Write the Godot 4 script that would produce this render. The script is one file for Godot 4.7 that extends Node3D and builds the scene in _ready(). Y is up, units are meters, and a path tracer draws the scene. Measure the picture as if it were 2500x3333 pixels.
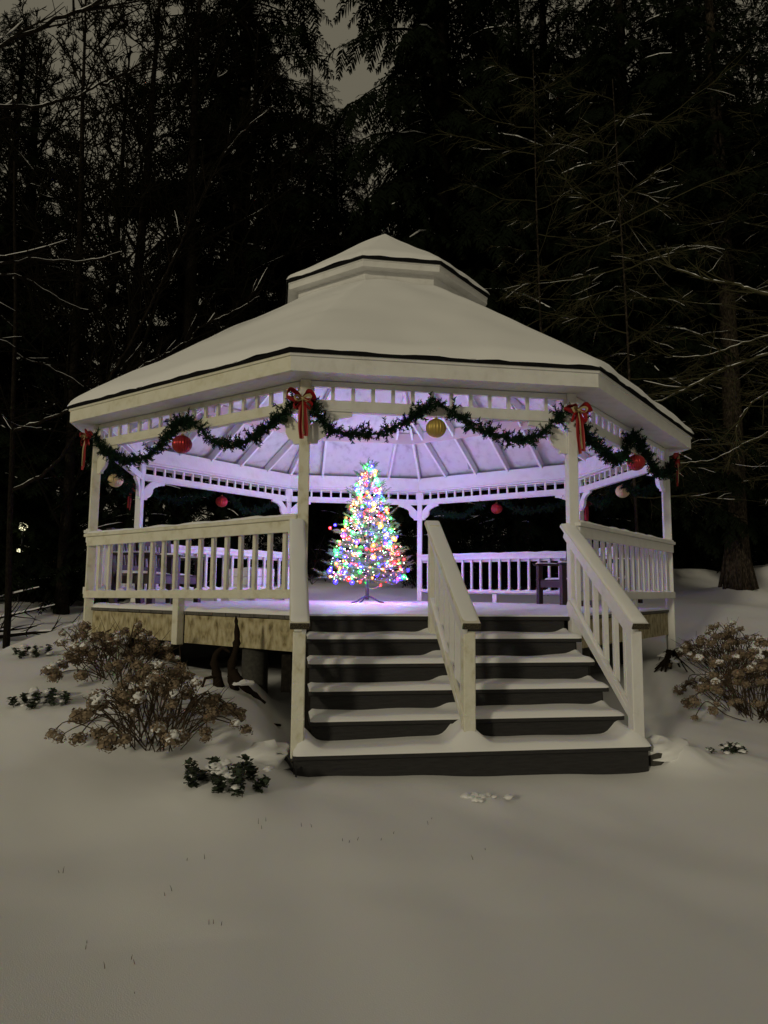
extends Node3D
# A snowed-in park gazebo at night, lit from inside by a small tree of coloured bulbs.

const DECK := 1.15          # height of the deck boards over the snow in front of the steps
const RISE := 0.1868
const RUN := 0.255
const NOSE := 3.70
var rng := RandomNumberGenerator.new()
var soft := FastNoiseLite.new()
var fine := FastNoiseLite.new()
var M := {}
var names_used := {}
# plan of the posts, from the front left one round to the right, back and left
var V: Array[Vector2] = [Vector2(-1.305, 3.696), Vector2(1.322, 3.696), Vector2(3.72, 1.369), Vector2(3.72, -1.369), Vector2(1.332, -3.696), Vector2(-1.332, -3.696), Vector2(-3.72, -1.369), Vector2(-3.72, 1.369)]


# ---------------------------------------------------------------- mesh helper
class MB:
	var v := PackedVector3Array()
	var n := PackedVector3Array()
	var c := PackedColorArray()
	var i := PackedInt32Array()
	var col := Color.WHITE
	var colored := false

	func add(p: Vector3, nn: Vector3) -> int:
		v.append(p)
		n.append(nn)
		if colored:
			c.append(col)
		return v.size() - 1

	func ix(a: int, b: int, d: int) -> void:
		var g := (v[d] - v[a]).cross(v[b] - v[a])
		if g.dot(n[a] + n[b] + n[d]) < 0.0:
			i.append(a); i.append(d); i.append(b)
		else:
			i.append(a); i.append(b); i.append(d)

	func quad(a: Vector3, b: Vector3, d: Vector3, e: Vector3, out := Vector3.ZERO) -> void:
		var g := (d - a).cross(b - a) + (e - a).cross(d - a)
		g = g.normalized()
		if out != Vector3.ZERO and g.dot(out) < 0.0:
			g = -g
		var k := add(a, g)
		add(b, g); add(d, g); add(e, g)
		ix(k, k + 1, k + 2)
		ix(k, k + 2, k + 3)

	func tri(a: Vector3, b: Vector3, d: Vector3, out := Vector3.ZERO) -> void:
		var g := (d - a).cross(b - a).normalized()
		if out != Vector3.ZERO and g.dot(out) < 0.0:
			g = -g
		var k := add(a, g)
		add(b, g); add(d, g)
		ix(k, k + 1, k + 2)

	# a box with bevelled edges; basis columns are its axes, size is full
	func box(at: Vector3, size: Vector3, basis := Basis.IDENTITY, bevel := 0.0) -> void:
		var h := size * 0.5
		var b := minf(bevel, minf(h.x, minf(h.y, h.z)) * 0.45)
		if b <= 0.0:
			for ax in 3:
				for s in [-1.0, 1.0]:
					var u := (ax + 1) % 3
					var w := (ax + 2) % 3
					var q := []
					for e in [[-1.0, -1.0], [1.0, -1.0], [1.0, 1.0], [-1.0, 1.0]]:
						var p := Vector3.ZERO
						p[ax] = s * h[ax]; p[u] = e[0] * h[u]; p[w] = e[1] * h[w]
						q.append(at + basis * p)
					var nn := Vector3.ZERO
					nn[ax] = s
					quad(q[0], q[1], q[2], q[3], basis * nn)
			return
		var pt := func(ax: int, sx: float, sy: float, sz: float) -> Vector3:
			var s := Vector3(sx, sy, sz)
			var p := Vector3.ZERO
			for k in 3:
				p[k] = s[k] * (h[k] if k == ax else h[k] - b)
			return at + basis * p
		for ax in 3:
			var u := (ax + 1) % 3
			var w := (ax + 2) % 3
			for s in [-1.0, 1.0]:
				var q := []
				for e in [[-1.0, -1.0], [1.0, -1.0], [1.0, 1.0], [-1.0, 1.0]]:
					var sg := Vector3.ZERO
					sg[ax] = s; sg[u] = e[0]; sg[w] = e[1]
					q.append(pt.call(ax, sg.x, sg.y, sg.z))
				var nn := Vector3.ZERO
				nn[ax] = s
				quad(q[0], q[1], q[2], q[3], basis * nn)
			# edges along ax
			for su in [-1.0, 1.0]:
				for sw in [-1.0, 1.0]:
					var lo := Vector3.ZERO
					lo[ax] = -1.0; lo[u] = su; lo[w] = sw
					var hi := lo
					hi[ax] = 1.0
					var nn := Vector3.ZERO
					nn[u] = su; nn[w] = sw
					quad(pt.call(u, lo.x, lo.y, lo.z), pt.call(u, hi.x, hi.y, hi.z), pt.call(w, hi.x, hi.y, hi.z), pt.call(w, lo.x, lo.y, lo.z), basis * nn)
		for sx in [-1.0, 1.0]:
			for sy in [-1.0, 1.0]:
				for sz in [-1.0, 1.0]:
					tri(pt.call(0, sx, sy, sz), pt.call(1, sx, sy, sz), pt.call(2, sx, sy, sz), basis * Vector3(sx, sy, sz))

	# a board from a to b: w across, h along «up»
	func beam(a: Vector3, b: Vector3, w: float, h: float, up := Vector3.UP, bevel := 0.0) -> void:
		var x := (b - a).normalized()
		var z := x.cross(up).normalized()
		var y := z.cross(x).normalized()
		box((a + b) * 0.5, Vector3((b - a).length(), h, w), Basis(x, y, z), bevel)

	func tube(path: PackedVector3Array, radii: PackedFloat32Array, sides := 6, cap := true) -> void:
		var m := path.size()
		var ref := Vector3(0.31, 0.91, 0.27)
		var first := v.size()
		for k in m:
			var d := (path[mini(k + 1, m - 1)] - path[maxi(k - 1, 0)]).normalized()
			var a := d.cross(ref)
			if a.length() < 0.05:
				a = d.cross(Vector3.RIGHT)
			a = a.normalized()
			var b := d.cross(a)
			var q := float(k) / (m - 1) * (radii.size() - 1)   # radii may be fewer or more than points
			var rad := lerpf(radii[int(q)], radii[mini(int(q) + 1, radii.size() - 1)], q - floor(q))
			for s in sides:
				var t := TAU * s / sides
				var o := a * cos(t) + b * sin(t)
				add(path[k] + o * rad, o)
		for k in m - 1:
			for s in sides:
				var p := first + k * sides + s
				var q := first + k * sides + (s + 1) % sides
				ix(p, q, q + sides)
				ix(p, q + sides, p + sides)
		if cap:
			for e in [0, m - 1]:
				if radii[0 if e == 0 else radii.size() - 1] < 0.004:
					continue
				var d: Vector3 = (path[0] - path[1]).normalized() if e == 0 else (path[m - 1] - path[m - 2]).normalized()
				var k0 := v.size()
				for s in sides:
					add(v[first + e * sides + s], d)
				for s in range(1, sides - 1):
					ix(k0, k0 + s, k0 + s + 1)

	# rows of points, joined; smooth normals that lean towards «out» (or away from «centre»)
	func rows(pts: PackedVector3Array, nu: int, nv: int, closed: bool, out := Vector3.UP, centre := Vector3.INF) -> void:
		var first := v.size()
		for p in pts:
			add(p, Vector3.ZERO)
		var tris := PackedInt32Array()
		for r in nv - 1:
			for u in (nu if closed else nu - 1):
				var a := first + r * nu + u
				var b := first + r * nu + (u + 1) % nu
				tris.append_array([a, b, b + nu, a, b + nu, a + nu])
		var sum := 0.0
		for k in range(0, tris.size(), 3):
			var a := tris[k]
			var b := tris[k + 1]
			var d := tris[k + 2]
			var g := (v[d] - v[a]).cross(v[b] - v[a])
			n[a] += g; n[b] += g; n[d] += g
			sum += g.dot(out if centre == Vector3.INF else (v[a] - centre))
		var sgn := -1.0 if sum < 0.0 else 1.0
		for k in range(first, v.size()):
			n[k] = n[k].normalized() * sgn
			if n[k] == Vector3.ZERO:
				n[k] = out
		for k in range(0, tris.size(), 3):
			if sgn > 0.0:
				i.append(tris[k]); i.append(tris[k + 1]); i.append(tris[k + 2])
			else:
				i.append(tris[k]); i.append(tris[k + 2]); i.append(tris[k + 1])

	func lathe(profile: Array, sides := 12, at := Vector3.ZERO) -> void:
		var p := PackedVector3Array()
		for q in profile:
			for s in sides:
				var t := TAU * s / sides
				p.append(at + Vector3(cos(t) * q.x, q.y, sin(t) * q.x))
		var c := Vector3.ZERO
		for q in p:
			c += q
		rows(p, sides, profile.size(), true, Vector3.UP, c / p.size())

	# a flat outline in (u, y), carried by origin + u * dir, with thickness
	func plate(outline: PackedVector2Array, origin: Vector3, dir: Vector3, thick: float) -> void:
		var z := dir.cross(Vector3.UP).normalized()
		var idx := Geometry2D.triangulate_polygon(outline)
		for s in [-1.0, 1.0]:
			var k := v.size()
			for q in outline:
				add(origin + dir * q.x + Vector3.UP * q.y + z * s * thick * 0.5, z * s)
			for t in range(0, idx.size(), 3):
				ix(k + idx[t], k + idx[t + 1], k + idx[t + 2])
		var mid := Vector2.ZERO
		for k in outline.size():
			var p := outline[k]
			var q := outline[(k + 1) % outline.size()]
			var e := (q - p)
			var nn := Vector2(e.y, -e.x).normalized()
			if Geometry2D.is_point_in_polygon((p + q) * 0.5 + nn * 0.002, outline):
				nn = -nn
			var a := origin + dir * p.x + Vector3.UP * p.y
			var b := origin + dir * q.x + Vector3.UP * q.y
			quad(a - z * thick * 0.5, b - z * thick * 0.5, b + z * thick * 0.5, a + z * thick * 0.5, dir * nn.x + Vector3.UP * nn.y)

	# a prism: polygon seen from above between two heights
	func prism(poly: PackedVector2Array, y0: float, y1: float) -> void:
		var idx := Geometry2D.triangulate_polygon(poly)
		for s in [[y0, Vector3.DOWN], [y1, Vector3.UP]]:
			var k := v.size()
			for q in poly:
				add(Vector3(q.x, s[0], q.y), s[1])
			for t in range(0, idx.size(), 3):
				ix(k + idx[t], k + idx[t + 1], k + idx[t + 2])
		var mid := Vector2.ZERO
		for q in poly:
			mid += q / poly.size()
		for k in poly.size():
			var p := poly[k]
			var q := poly[(k + 1) % poly.size()]
			var o := (p + q) * 0.5 - mid
			quad(Vector3(p.x, y0, p.y), Vector3(q.x, y0, q.y), Vector3(q.x, y1, q.y), Vector3(p.x, y1, p.y), Vector3(o.x, 0, o.y))

	func mesh() -> ArrayMesh:
		var a := []
		a.resize(Mesh.ARRAY_MAX)
		a[Mesh.ARRAY_VERTEX] = v
		a[Mesh.ARRAY_NORMAL] = n
		if colored:
			a[Mesh.ARRAY_COLOR] = c
		a[Mesh.ARRAY_INDEX] = i
		var m := ArrayMesh.new()
		if i.size():
			m.add_surface_from_arrays(Mesh.PRIMITIVE_TRIANGLES, a)
		return m


# ---------------------------------------------------------------- nodes
func numbered(called: String) -> String:
	if not names_used.has(called):
		names_used[called] = 0
		return called
	names_used[called] += 1
	return "%s_%03d" % [called, names_used[called]]


func thing(called: String, label: String, category: String, at := Vector3.ZERO, turn := 0.0, group := "") -> Node3D:
	var o := Node3D.new()
	o.name = numbered(called)
	add_child(o)
	o.position = at
	o.rotation.y = turn
	tag(o, label, category, group)
	return o


func tag(o: Node, label: String, category: String, group := "", kind := "") -> Node:
	if label: o.set_meta("label", label)
	if category: o.set_meta("category", category)
	if group: o.set_meta("group", group)
	if kind: o.set_meta("kind", kind)
	return o


func obj(called: String, shape: Variant, material: Material, parent: Node = null, at := Vector3.ZERO) -> MeshInstance3D:
	var o := MeshInstance3D.new()
	o.mesh = shape.mesh() if shape is MB else shape
	o.material_override = material
	o.position = at
	o.cast_shadow = GeometryInstance3D.SHADOW_CASTING_SETTING_ON
	if parent == null:
		o.name = numbered(called)
		add_child(o)
	else:
		o.name = called
		parent.add_child(o, true)
	return o


func part(called: String, parent: Node) -> Node3D:
	var o := Node3D.new()
	o.name = called
	parent.add_child(o, true)
	return o


func many(called: String, mesh: Mesh, material: Material, places: Array, parent: Node, tints: Array = []) -> MultiMeshInstance3D:
	var mm := MultiMesh.new()
	mm.transform_format = MultiMesh.TRANSFORM_3D
	mm.use_colors = tints.size() > 0
	mm.mesh = mesh
	mm.instance_count = places.size()
	for k in places.size():
		mm.set_instance_transform(k, places[k])
		if tints.size():
			mm.set_instance_color(k, tints[k])
	var o := MultiMeshInstance3D.new()
	o.multimesh = mm
	o.material_override = material
	o.name = called
	o.set_meta("kind", "stuff")
	parent.add_child(o, true)
	return o


# ---------------------------------------------------------------- materials
func lin(r: float, g: float, b: float) -> Color:
	return Color(r, g, b).linear_to_srgb()


func noise_tex(freq: float, ramp: Array, seed_: int, size := 512, octaves := 4, normal := false, bump := 4.0) -> NoiseTexture2D:
	var f := FastNoiseLite.new()
	f.seed = seed_
	f.noise_type = FastNoiseLite.TYPE_SIMPLEX_SMOOTH
	f.frequency = freq
	f.fractal_octaves = octaves
	var t := NoiseTexture2D.new()
	t.width = size
	t.height = size
	t.seamless = true
	t.noise = f
	t.as_normal_map = normal
	if normal:
		t.bump_strength = bump
	elif ramp.size():
		var g := Gradient.new()
		var off := PackedFloat32Array()
		var cols := PackedColorArray()
		for r in ramp:
			off.append(r[0])
			cols.append(r[1])
		g.offsets = off
		g.colors = cols
		t.color_ramp = g
	return t


func mat(called: String, color: Color, rough := 0.8, metal := 0.0) -> StandardMaterial3D:
	var m := StandardMaterial3D.new()
	m.resource_name = called
	m.albedo_color = color
	m.roughness = rough
	m.metallic = metal
	M[called] = m
	return m


func textured(called: String, ramp: Array, freq: float, scale: Vector3, seed_: int, rough := 0.8, bump := 0.0, bump_freq := 0.05, octaves := 4) -> StandardMaterial3D:
	var m := mat(called, Color.WHITE, rough)
	m.albedo_texture = noise_tex(freq, ramp, seed_, 512, octaves)
	m.uv1_triplanar = true
	m.uv1_world_triplanar = true
	m.uv1_scale = scale
	if bump > 0.0:
		m.normal_enabled = true
		m.normal_scale = bump
		m.normal_texture = noise_tex(bump_freq, [], seed_ + 50, 512, 4, true)
	return m


func matte(called: String) -> void:   # no sheen at all
	M[called].specular_mode = BaseMaterial3D.SPECULAR_DISABLED


func make_materials() -> void:
	# painted wood: mostly clean, faint grey-brown stains
	textured("paint", [[0.0, lin(0.64, 0.63, 0.60)], [0.3, lin(0.73, 0.72, 0.705)], [0.6, lin(0.76, 0.755, 0.745)], [1.0, lin(0.78, 0.775, 0.765)]], 0.012, Vector3(0.8, 0.6, 0.8), 3, 0.55, 0.25, 0.03)
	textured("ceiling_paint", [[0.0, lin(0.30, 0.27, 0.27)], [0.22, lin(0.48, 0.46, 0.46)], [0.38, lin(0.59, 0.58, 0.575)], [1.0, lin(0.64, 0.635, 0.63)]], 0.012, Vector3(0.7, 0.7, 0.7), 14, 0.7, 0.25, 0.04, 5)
	textured("worn_paint", [[0.0, lin(0.46, 0.42, 0.28)], [0.2, lin(0.64, 0.61, 0.47)], [0.42, lin(0.73, 0.71, 0.59)], [1.0, lin(0.78, 0.76, 0.66)]], 0.013, Vector3(1.0, 0.8, 1.0), 5, 0.7, 0.35, 0.05, 5)
	textured("plywood", [[0.0, lin(0.05, 0.038, 0.016)], [0.22, lin(0.17, 0.135, 0.062)], [0.38, lin(0.36, 0.30, 0.165)], [0.58, lin(0.47, 0.41, 0.255)], [1.0, lin(0.58, 0.53, 0.38)]], 0.018, Vector3(1.9, 0.6, 1.9), 8, 0.85, 0.5, 0.05, 6)
	textured("riser_paint", [[0.0, lin(0.031, 0.030, 0.0305)], [0.5, lin(0.038, 0.037, 0.038)], [1.0, lin(0.046, 0.045, 0.046)]], 0.02, Vector3(0.6, 5.0, 1.0), 9, 0.75, 0.3, 0.05)
	textured("deck_wood", [[0.0, lin(0.06, 0.055, 0.05)], [1.0, lin(0.15, 0.14, 0.125)]], 0.02, Vector3(4.0, 1.0, 0.6), 10, 0.8, 0.3, 0.05)
	textured("dark_wood", [[0.0, lin(0.012, 0.011, 0.010)], [1.0, lin(0.035, 0.03, 0.026)]], 0.02, Vector3(2, 2, 2), 11, 0.9)
	textured("end_grain", [[0.0, lin(0.008, 0.007, 0.005)], [0.5, lin(0.03, 0.024, 0.012)], [0.72, lin(0.12, 0.10, 0.05)], [1.0, lin(0.3, 0.27, 0.18)]], 0.03, Vector3(6, 4, 6), 12, 0.9)
	textured("concrete", [[0.0, lin(0.03, 0.029, 0.025)], [1.0, lin(0.08, 0.077, 0.068)]], 0.02, Vector3(2, 2, 2), 13, 0.95)
	mat("shingle", lin(0.012, 0.012, 0.013), 0.9)
	var s := mat("snow", lin(0.86, 0.86, 0.87), 0.95)
	s.uv1_triplanar = true
	s.uv1_world_triplanar = true
	s.uv1_scale = Vector3(4.5, 4.5, 4.5)
	s.normal_enabled = true
	s.normal_scale = 0.28
	s.normal_texture = noise_tex(0.05, [], 61, 512, 5, true, 5.0)
	var d := mat("deck_snow", Color.WHITE, 0.6)
	d.albedo_texture = noise_tex(0.011, [[0.0, lin(0.58, 0.57, 0.58)], [0.3, lin(0.78, 0.775, 0.79)], [0.6, lin(0.84, 0.82, 0.83)], [1.0, lin(0.85, 0.85, 0.86)]], 64, 512, 5)
	d.uv1_triplanar = true
	d.uv1_world_triplanar = true
	d.uv1_scale = Vector3(0.22, 1.0, 1.7)
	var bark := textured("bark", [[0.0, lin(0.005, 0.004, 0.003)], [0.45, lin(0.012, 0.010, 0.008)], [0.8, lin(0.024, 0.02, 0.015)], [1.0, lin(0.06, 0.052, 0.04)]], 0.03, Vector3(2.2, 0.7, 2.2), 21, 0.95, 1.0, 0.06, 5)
	bark.normal_scale = 1.4
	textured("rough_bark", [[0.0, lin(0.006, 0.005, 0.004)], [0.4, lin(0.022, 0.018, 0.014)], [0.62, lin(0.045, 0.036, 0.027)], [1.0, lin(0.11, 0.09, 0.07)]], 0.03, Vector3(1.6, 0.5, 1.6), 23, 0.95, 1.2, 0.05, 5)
	mat("twig", lin(0.010, 0.009, 0.006), 0.95)
	mat("lichen_twig", lin(0.06, 0.056, 0.03), 0.95)
	mat("lit_twig", lin(0.035, 0.032, 0.028), 0.95)  # twig colour lightened, the lit tree's light put into the brush
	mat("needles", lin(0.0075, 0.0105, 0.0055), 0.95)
	mat("garland_needles", lin(0.016, 0.034, 0.020), 0.8)
	mat("tree_needles", lin(0.11, 0.165, 0.065), 0.7)
	mat("ring_wood", lin(0.60, 0.49, 0.47), 0.8)
	mat("stem", lin(0.075, 0.055, 0.038), 0.9)
	mat("petal", Color.WHITE, 0.9).vertex_color_use_as_albedo = true
	mat("leaf", Color.WHITE, 0.75).vertex_color_use_as_albedo = true
	mat("driftwood", lin(0.022, 0.016, 0.012), 0.9)
	mat("black_plastic", lin(0.010, 0.010, 0.012), 0.5)
	mat("stand_metal", lin(0.05, 0.05, 0.06), 0.45, 0.3)
	mat("wire", lin(0.5, 0.5, 0.48), 0.6)
	var rb := mat("red_foil", lin(0.36, 0.003, 0.008), 0.2, 0.6)
	rb.clearcoat_enabled = true
	rb.clearcoat = 0.6
	mat("gold_foil", lin(0.50, 0.36, 0.10), 0.42, 0.55)
	mat("pale_gold_foil", lin(0.62, 0.48, 0.26), 0.45, 0.45)
	mat("cap_metal", lin(0.4, 0.3, 0.12), 0.4, 0.9)
	mat("red_ribbon", lin(0.30, 0.006, 0.010), 0.45)
	mat("gold_ribbon", lin(0.42, 0.33, 0.16), 0.5)
	textured("mahogany", [[0.0, lin(0.012, 0.006, 0.004)], [0.5, lin(0.028, 0.013, 0.009)], [1.0, lin(0.055, 0.025, 0.018)]], 0.02, Vector3(3, 3, 3), 31, 0.55)
	mat("fixture", lin(0.62, 0.56, 0.52), 0.6)
	mat("box_grey", lin(0.25, 0.25, 0.27), 0.5)
	M["riser_paint"].metallic_specular = 0.25
	for q in ["needles", "garland_needles", "twig", "bark", "rough_bark", "lit_twig", "shingle", "dark_wood", "driftwood", "lichen_twig", "petal", "stem", "snow"]:
		matte(q)


# ---------------------------------------------------------------- the ground
func along(z: float, zs: Array, hs: Array) -> float:
	if z <= zs[0]:
		return hs[0]
	for k in range(1, zs.size()):
		if z <= zs[k]:
			var t: float = (z - zs[k - 1]) / (zs[k] - zs[k - 1])
			return lerpf(hs[k - 1], hs[k], lerpf(t, t * t * (3.0 - 2.0 * t), 0.5))
	return hs[-1]


func inside(x: float, z: float) -> float:   # how far inside the line of the posts, negative outside
	var best := 99.0
	for k in 8:
		var a := V[k]
		var b := V[(k + 1) % 8]
		var t := (b - a).normalized()
		var out := Vector2(t.y, -t.x)
		if out.dot(a) < 0.0:
			out = -out
		best = minf(best, out.dot(a) - out.dot(Vector2(x, z)))
	return best


const ZL := [-60.0, -20.0, -12.0, -8.0, -4.0, -1.0, 1.4, 2.8, 3.4, 4.0, 5.0, 6.0, 14.0]
const HL := [9.0, 3.0, 1.85, 1.36, 1.05, 0.92, 0.84, 0.70, 0.58, 0.40, 0.12, 0.0, -0.14]
const ZR := [-60.0, -20.0, -12.0, -6.0, -3.7, 0.0, 1.4, 2.5, 3.5, 4.5, 6.0, 14.0]
const HR := [9.0, 3.2, 1.9, 1.36, 1.08, 0.76, 0.56, 0.34, 0.13, 0.0, -0.03, -0.14]
const ZP := [-60.0, -20.0, -12.0, -8.0, -4.0, 0.0, 4.0, 7.0, 14.0]
const HP := [9.0, 2.7, 1.5, 0.92, 0.42, 0.24, 0.10, 0.0, -0.12]
const MOUNDS := [[8.4, -8.2, 1.2, 0.5], [7.3, -7.8, 0.8, 0.45], [10.6, -8.6, 1.3, 0.42], [12.8, -8.2, 1.1, 0.55], [15.2, -8.4, 1.3, 0.4], [9.55, -5.3, 0.75, 0.22], [1.68, 4.86, 0.2, 0.17], [-0.09, 5.42, 0.16, 0.03], [-1.66, 4.55, 0.3, 0.07], [-2.55, 4.3, 0.6, 0.06], [-3.6, 1.9, 0.5, 0.06], [-1.95, 5.4, 0.3, 0.06], [-3.45, 4.0, 0.35, 0.05], [2.2, 4.9, 0.3, 0.07], [-7.6, -6.5, 1.2, 0.25]]


func ground(x: float, z: float) -> float:
	var left := along(z, ZL, HL)
	var right := along(z, ZR, HR)
	var plain := along(z, ZP, HP)
	var h := lerpf(left, right, smoothstep(-1.75, -1.25, x))
	h = lerpf(h, plain, smoothstep(-4.1, -5.6, x))
	h -= 0.10 * smoothstep(1.6, 4.5, x) * smoothstep(-3.0, 1.5, z) * smoothstep(6.0, 3.0, z)
	h += soft.get_noise_2d(x * 0.7, z * 0.7) * 0.10 + soft.get_noise_2d(x * 2.6 + 90.0, z * 2.6) * 0.016
	h += fine.get_noise_2d(x * 2.0, z * 2.0) * 0.002
	for m in MOUNDS:
		var dx: float = (x - m[0]) / m[2]
		var dz: float = (z - m[1]) / m[2]
		var q := dx * dx + dz * dz
		if q < 6.0:
			h += m[3] * exp(-q) * (1.0 + fine.get_noise_2d(x * 9.0, z * 9.0) * 0.25)
	var ins := inside(x, z)
	if ins > 0.0:
		h = lerpf(h, minf(h, 0.30), smoothstep(0.05, 0.9, ins))
	h -= 0.13 * smoothstep(-0.55, -0.05, ins) * smoothstep(-3.5, -3.0, x) * smoothstep(-1.3, -1.6, x) * smoothstep(1.0, 1.6, z)   # a trough along the left skirt
	return h


func lines(spans: Array) -> PackedFloat32Array:   # [from, to, step] spans in order
	var out := PackedFloat32Array()
	for s in spans:
		var k := 0
		while s[0] + k * s[2] < s[1] - 1e-4:
			out.append(s[0] + k * s[2])
			k += 1
	out.append(spans[-1][1])
	return out


func make_ground() -> void:
	var xs := lines([[-140.0, -40.0, 20.0], [-40.0, -16.0, 3.0], [-16.0, -6.0, 0.5], [-6.0, -4.0, 0.14], [-4.0, 4.0, 0.07], [4.0, 6.0, 0.14], [6.0, 16.0, 0.5], [16.0, 40.0, 3.0], [40.0, 140.0, 20.0]])
	var zs := lines([[-160.0, -40.0, 20.0], [-40.0, -14.0, 2.0], [-14.0, -4.5, 0.4], [-4.5, 0.0, 0.2], [0.0, 7.0, 0.07], [7.0, 14.0, 0.5], [14.0, 30.0, 4.0], [30.0, 110.0, 20.0]])
	var pts := PackedVector3Array()
	for z in zs:
		for x in xs:
			pts.append(Vector3(x, ground(x, z), z))
	var m := MB.new()
	m.rows(pts, xs.size(), zs.size(), false)
	tag(obj("snow_ground", m, M.snow), "smooth snow-covered lawn rising behind the gazebo", "", "", "structure")
	# dry blades that poke through the crust
	var g := MB.new()
	var r := RandomNumberGenerator.new()
	r.seed = 41
	var spots := [[-2.3, 6.9], [-2.1, 7.1], [-1.9, 6.2], [-2.0, 6.6], [-1.35, 5.9], [-0.6, 5.8], [-0.95, 6.1], [-1.1, 6.15], [-0.8, 6.05], [-1.6, 5.9], [-2.6, 6.3], [-0.35, 6.2], [-2.0, 7.3], [-1.75, 5.6], [-1.75, 6.9], [-0.5, 6.4]]
	for s in spots:
		for k in r.randi_range(1, 3):
			var x: float = s[0] + r.randf_range(-0.06, 0.06)
			var z: float = s[1] + r.randf_range(-0.06, 0.06)
			var y := ground(x, z)
			var lean := Vector3(r.randf_range(-0.6, 0.6), 1.0, r.randf_range(-0.5, 0.5)) * r.randf_range(0.012, 0.034)
			g.tube(PackedVector3Array([Vector3(x, y - 0.01, z), Vector3(x, y, z) + lean * 0.6, Vector3(x, y, z) + lean]), PackedFloat32Array([0.0018, 0.0014, 0.0004]), 3, false)
	tag(obj("grass_blades", g, M.stem), "dry grass blades poking through the snow in the foreground", "grass", "", "stuff")


func on_ground(x: float, z: float, sink := 0.0) -> Vector3:
	return Vector3(x, ground(x, z) - sink, z)


# ---------------------------------------------------------------- the gazebo
func ring(o: float, scale := 1.0) -> Array[Vector2]:   # the plan moved outward by o
	var out: Array[Vector2] = []
	for k in 8:
		var p0 := V[(k + 7) % 8] * scale
		var p1 := V[k] * scale
		var p2 := V[(k + 1) % 8] * scale
		var d1 := (p1 - p0).normalized()
		var d2 := (p2 - p1).normalized()
		var n1 := Vector2(d1.y, -d1.x)
		var n2 := Vector2(d2.y, -d2.x)
		if n1.dot(p1) < 0.0: n1 = -n1
		if n2.dot(p1) < 0.0: n2 = -n2
		var det := n1.x * n2.y - n1.y * n2.x
		var c1 := n1.dot(p1) + o
		var c2 := n2.dot(p1) + o
		out.append(Vector2((c1 * n2.y - c2 * n1.y) / det, (n1.x * c2 - n2.x * c1) / det))
	return out


func flat(p: Vector2, y: float) -> Vector3:
	return Vector3(p.x, y, p.y)


func side_dir(k: int) -> Vector3:
	return flat((V[(k + 1) % 8] - V[k]).normalized(), 0.0)


func side_out(k: int) -> Vector3:
	var t := side_dir(k)
	var o := Vector3(t.z, 0, -t.x)
	return o if o.dot(flat(V[k], 0.0)) > 0.0 else -o


func make_gazebo() -> void:
	var g := thing("gazebo", "white octagonal wooden gazebo with a snow-covered roof, lit lilac from inside", "gazebo")
	make_deck(g)
	# posts
	for k in 8:
		var m := MB.new()
		var turn := 0.0
		if k > 1:
			var d := V[k].normalized()
			turn = atan2(d.x, d.y)
		var foot := 0.25 if k in [0, 1] else minf(ground(V[k].x, V[k].y), 0.9) - 0.15
		m.box(Vector3(V[k].x, (foot + 3.345) * 0.5, V[k].y), Vector3(0.098, 3.345 - foot, 0.098), Basis(Vector3.UP, turn), 0.006)
		obj("post", m, M.worn_paint if k in [0, 7] else M.paint, g)
	for k in 8:
		make_frieze(g, k)
	for k in 8:
		if k != 0 and k != 4:
			make_railing(g, k)
	make_roof(g)
	make_cupola(g)
	make_steps(g)


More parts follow.
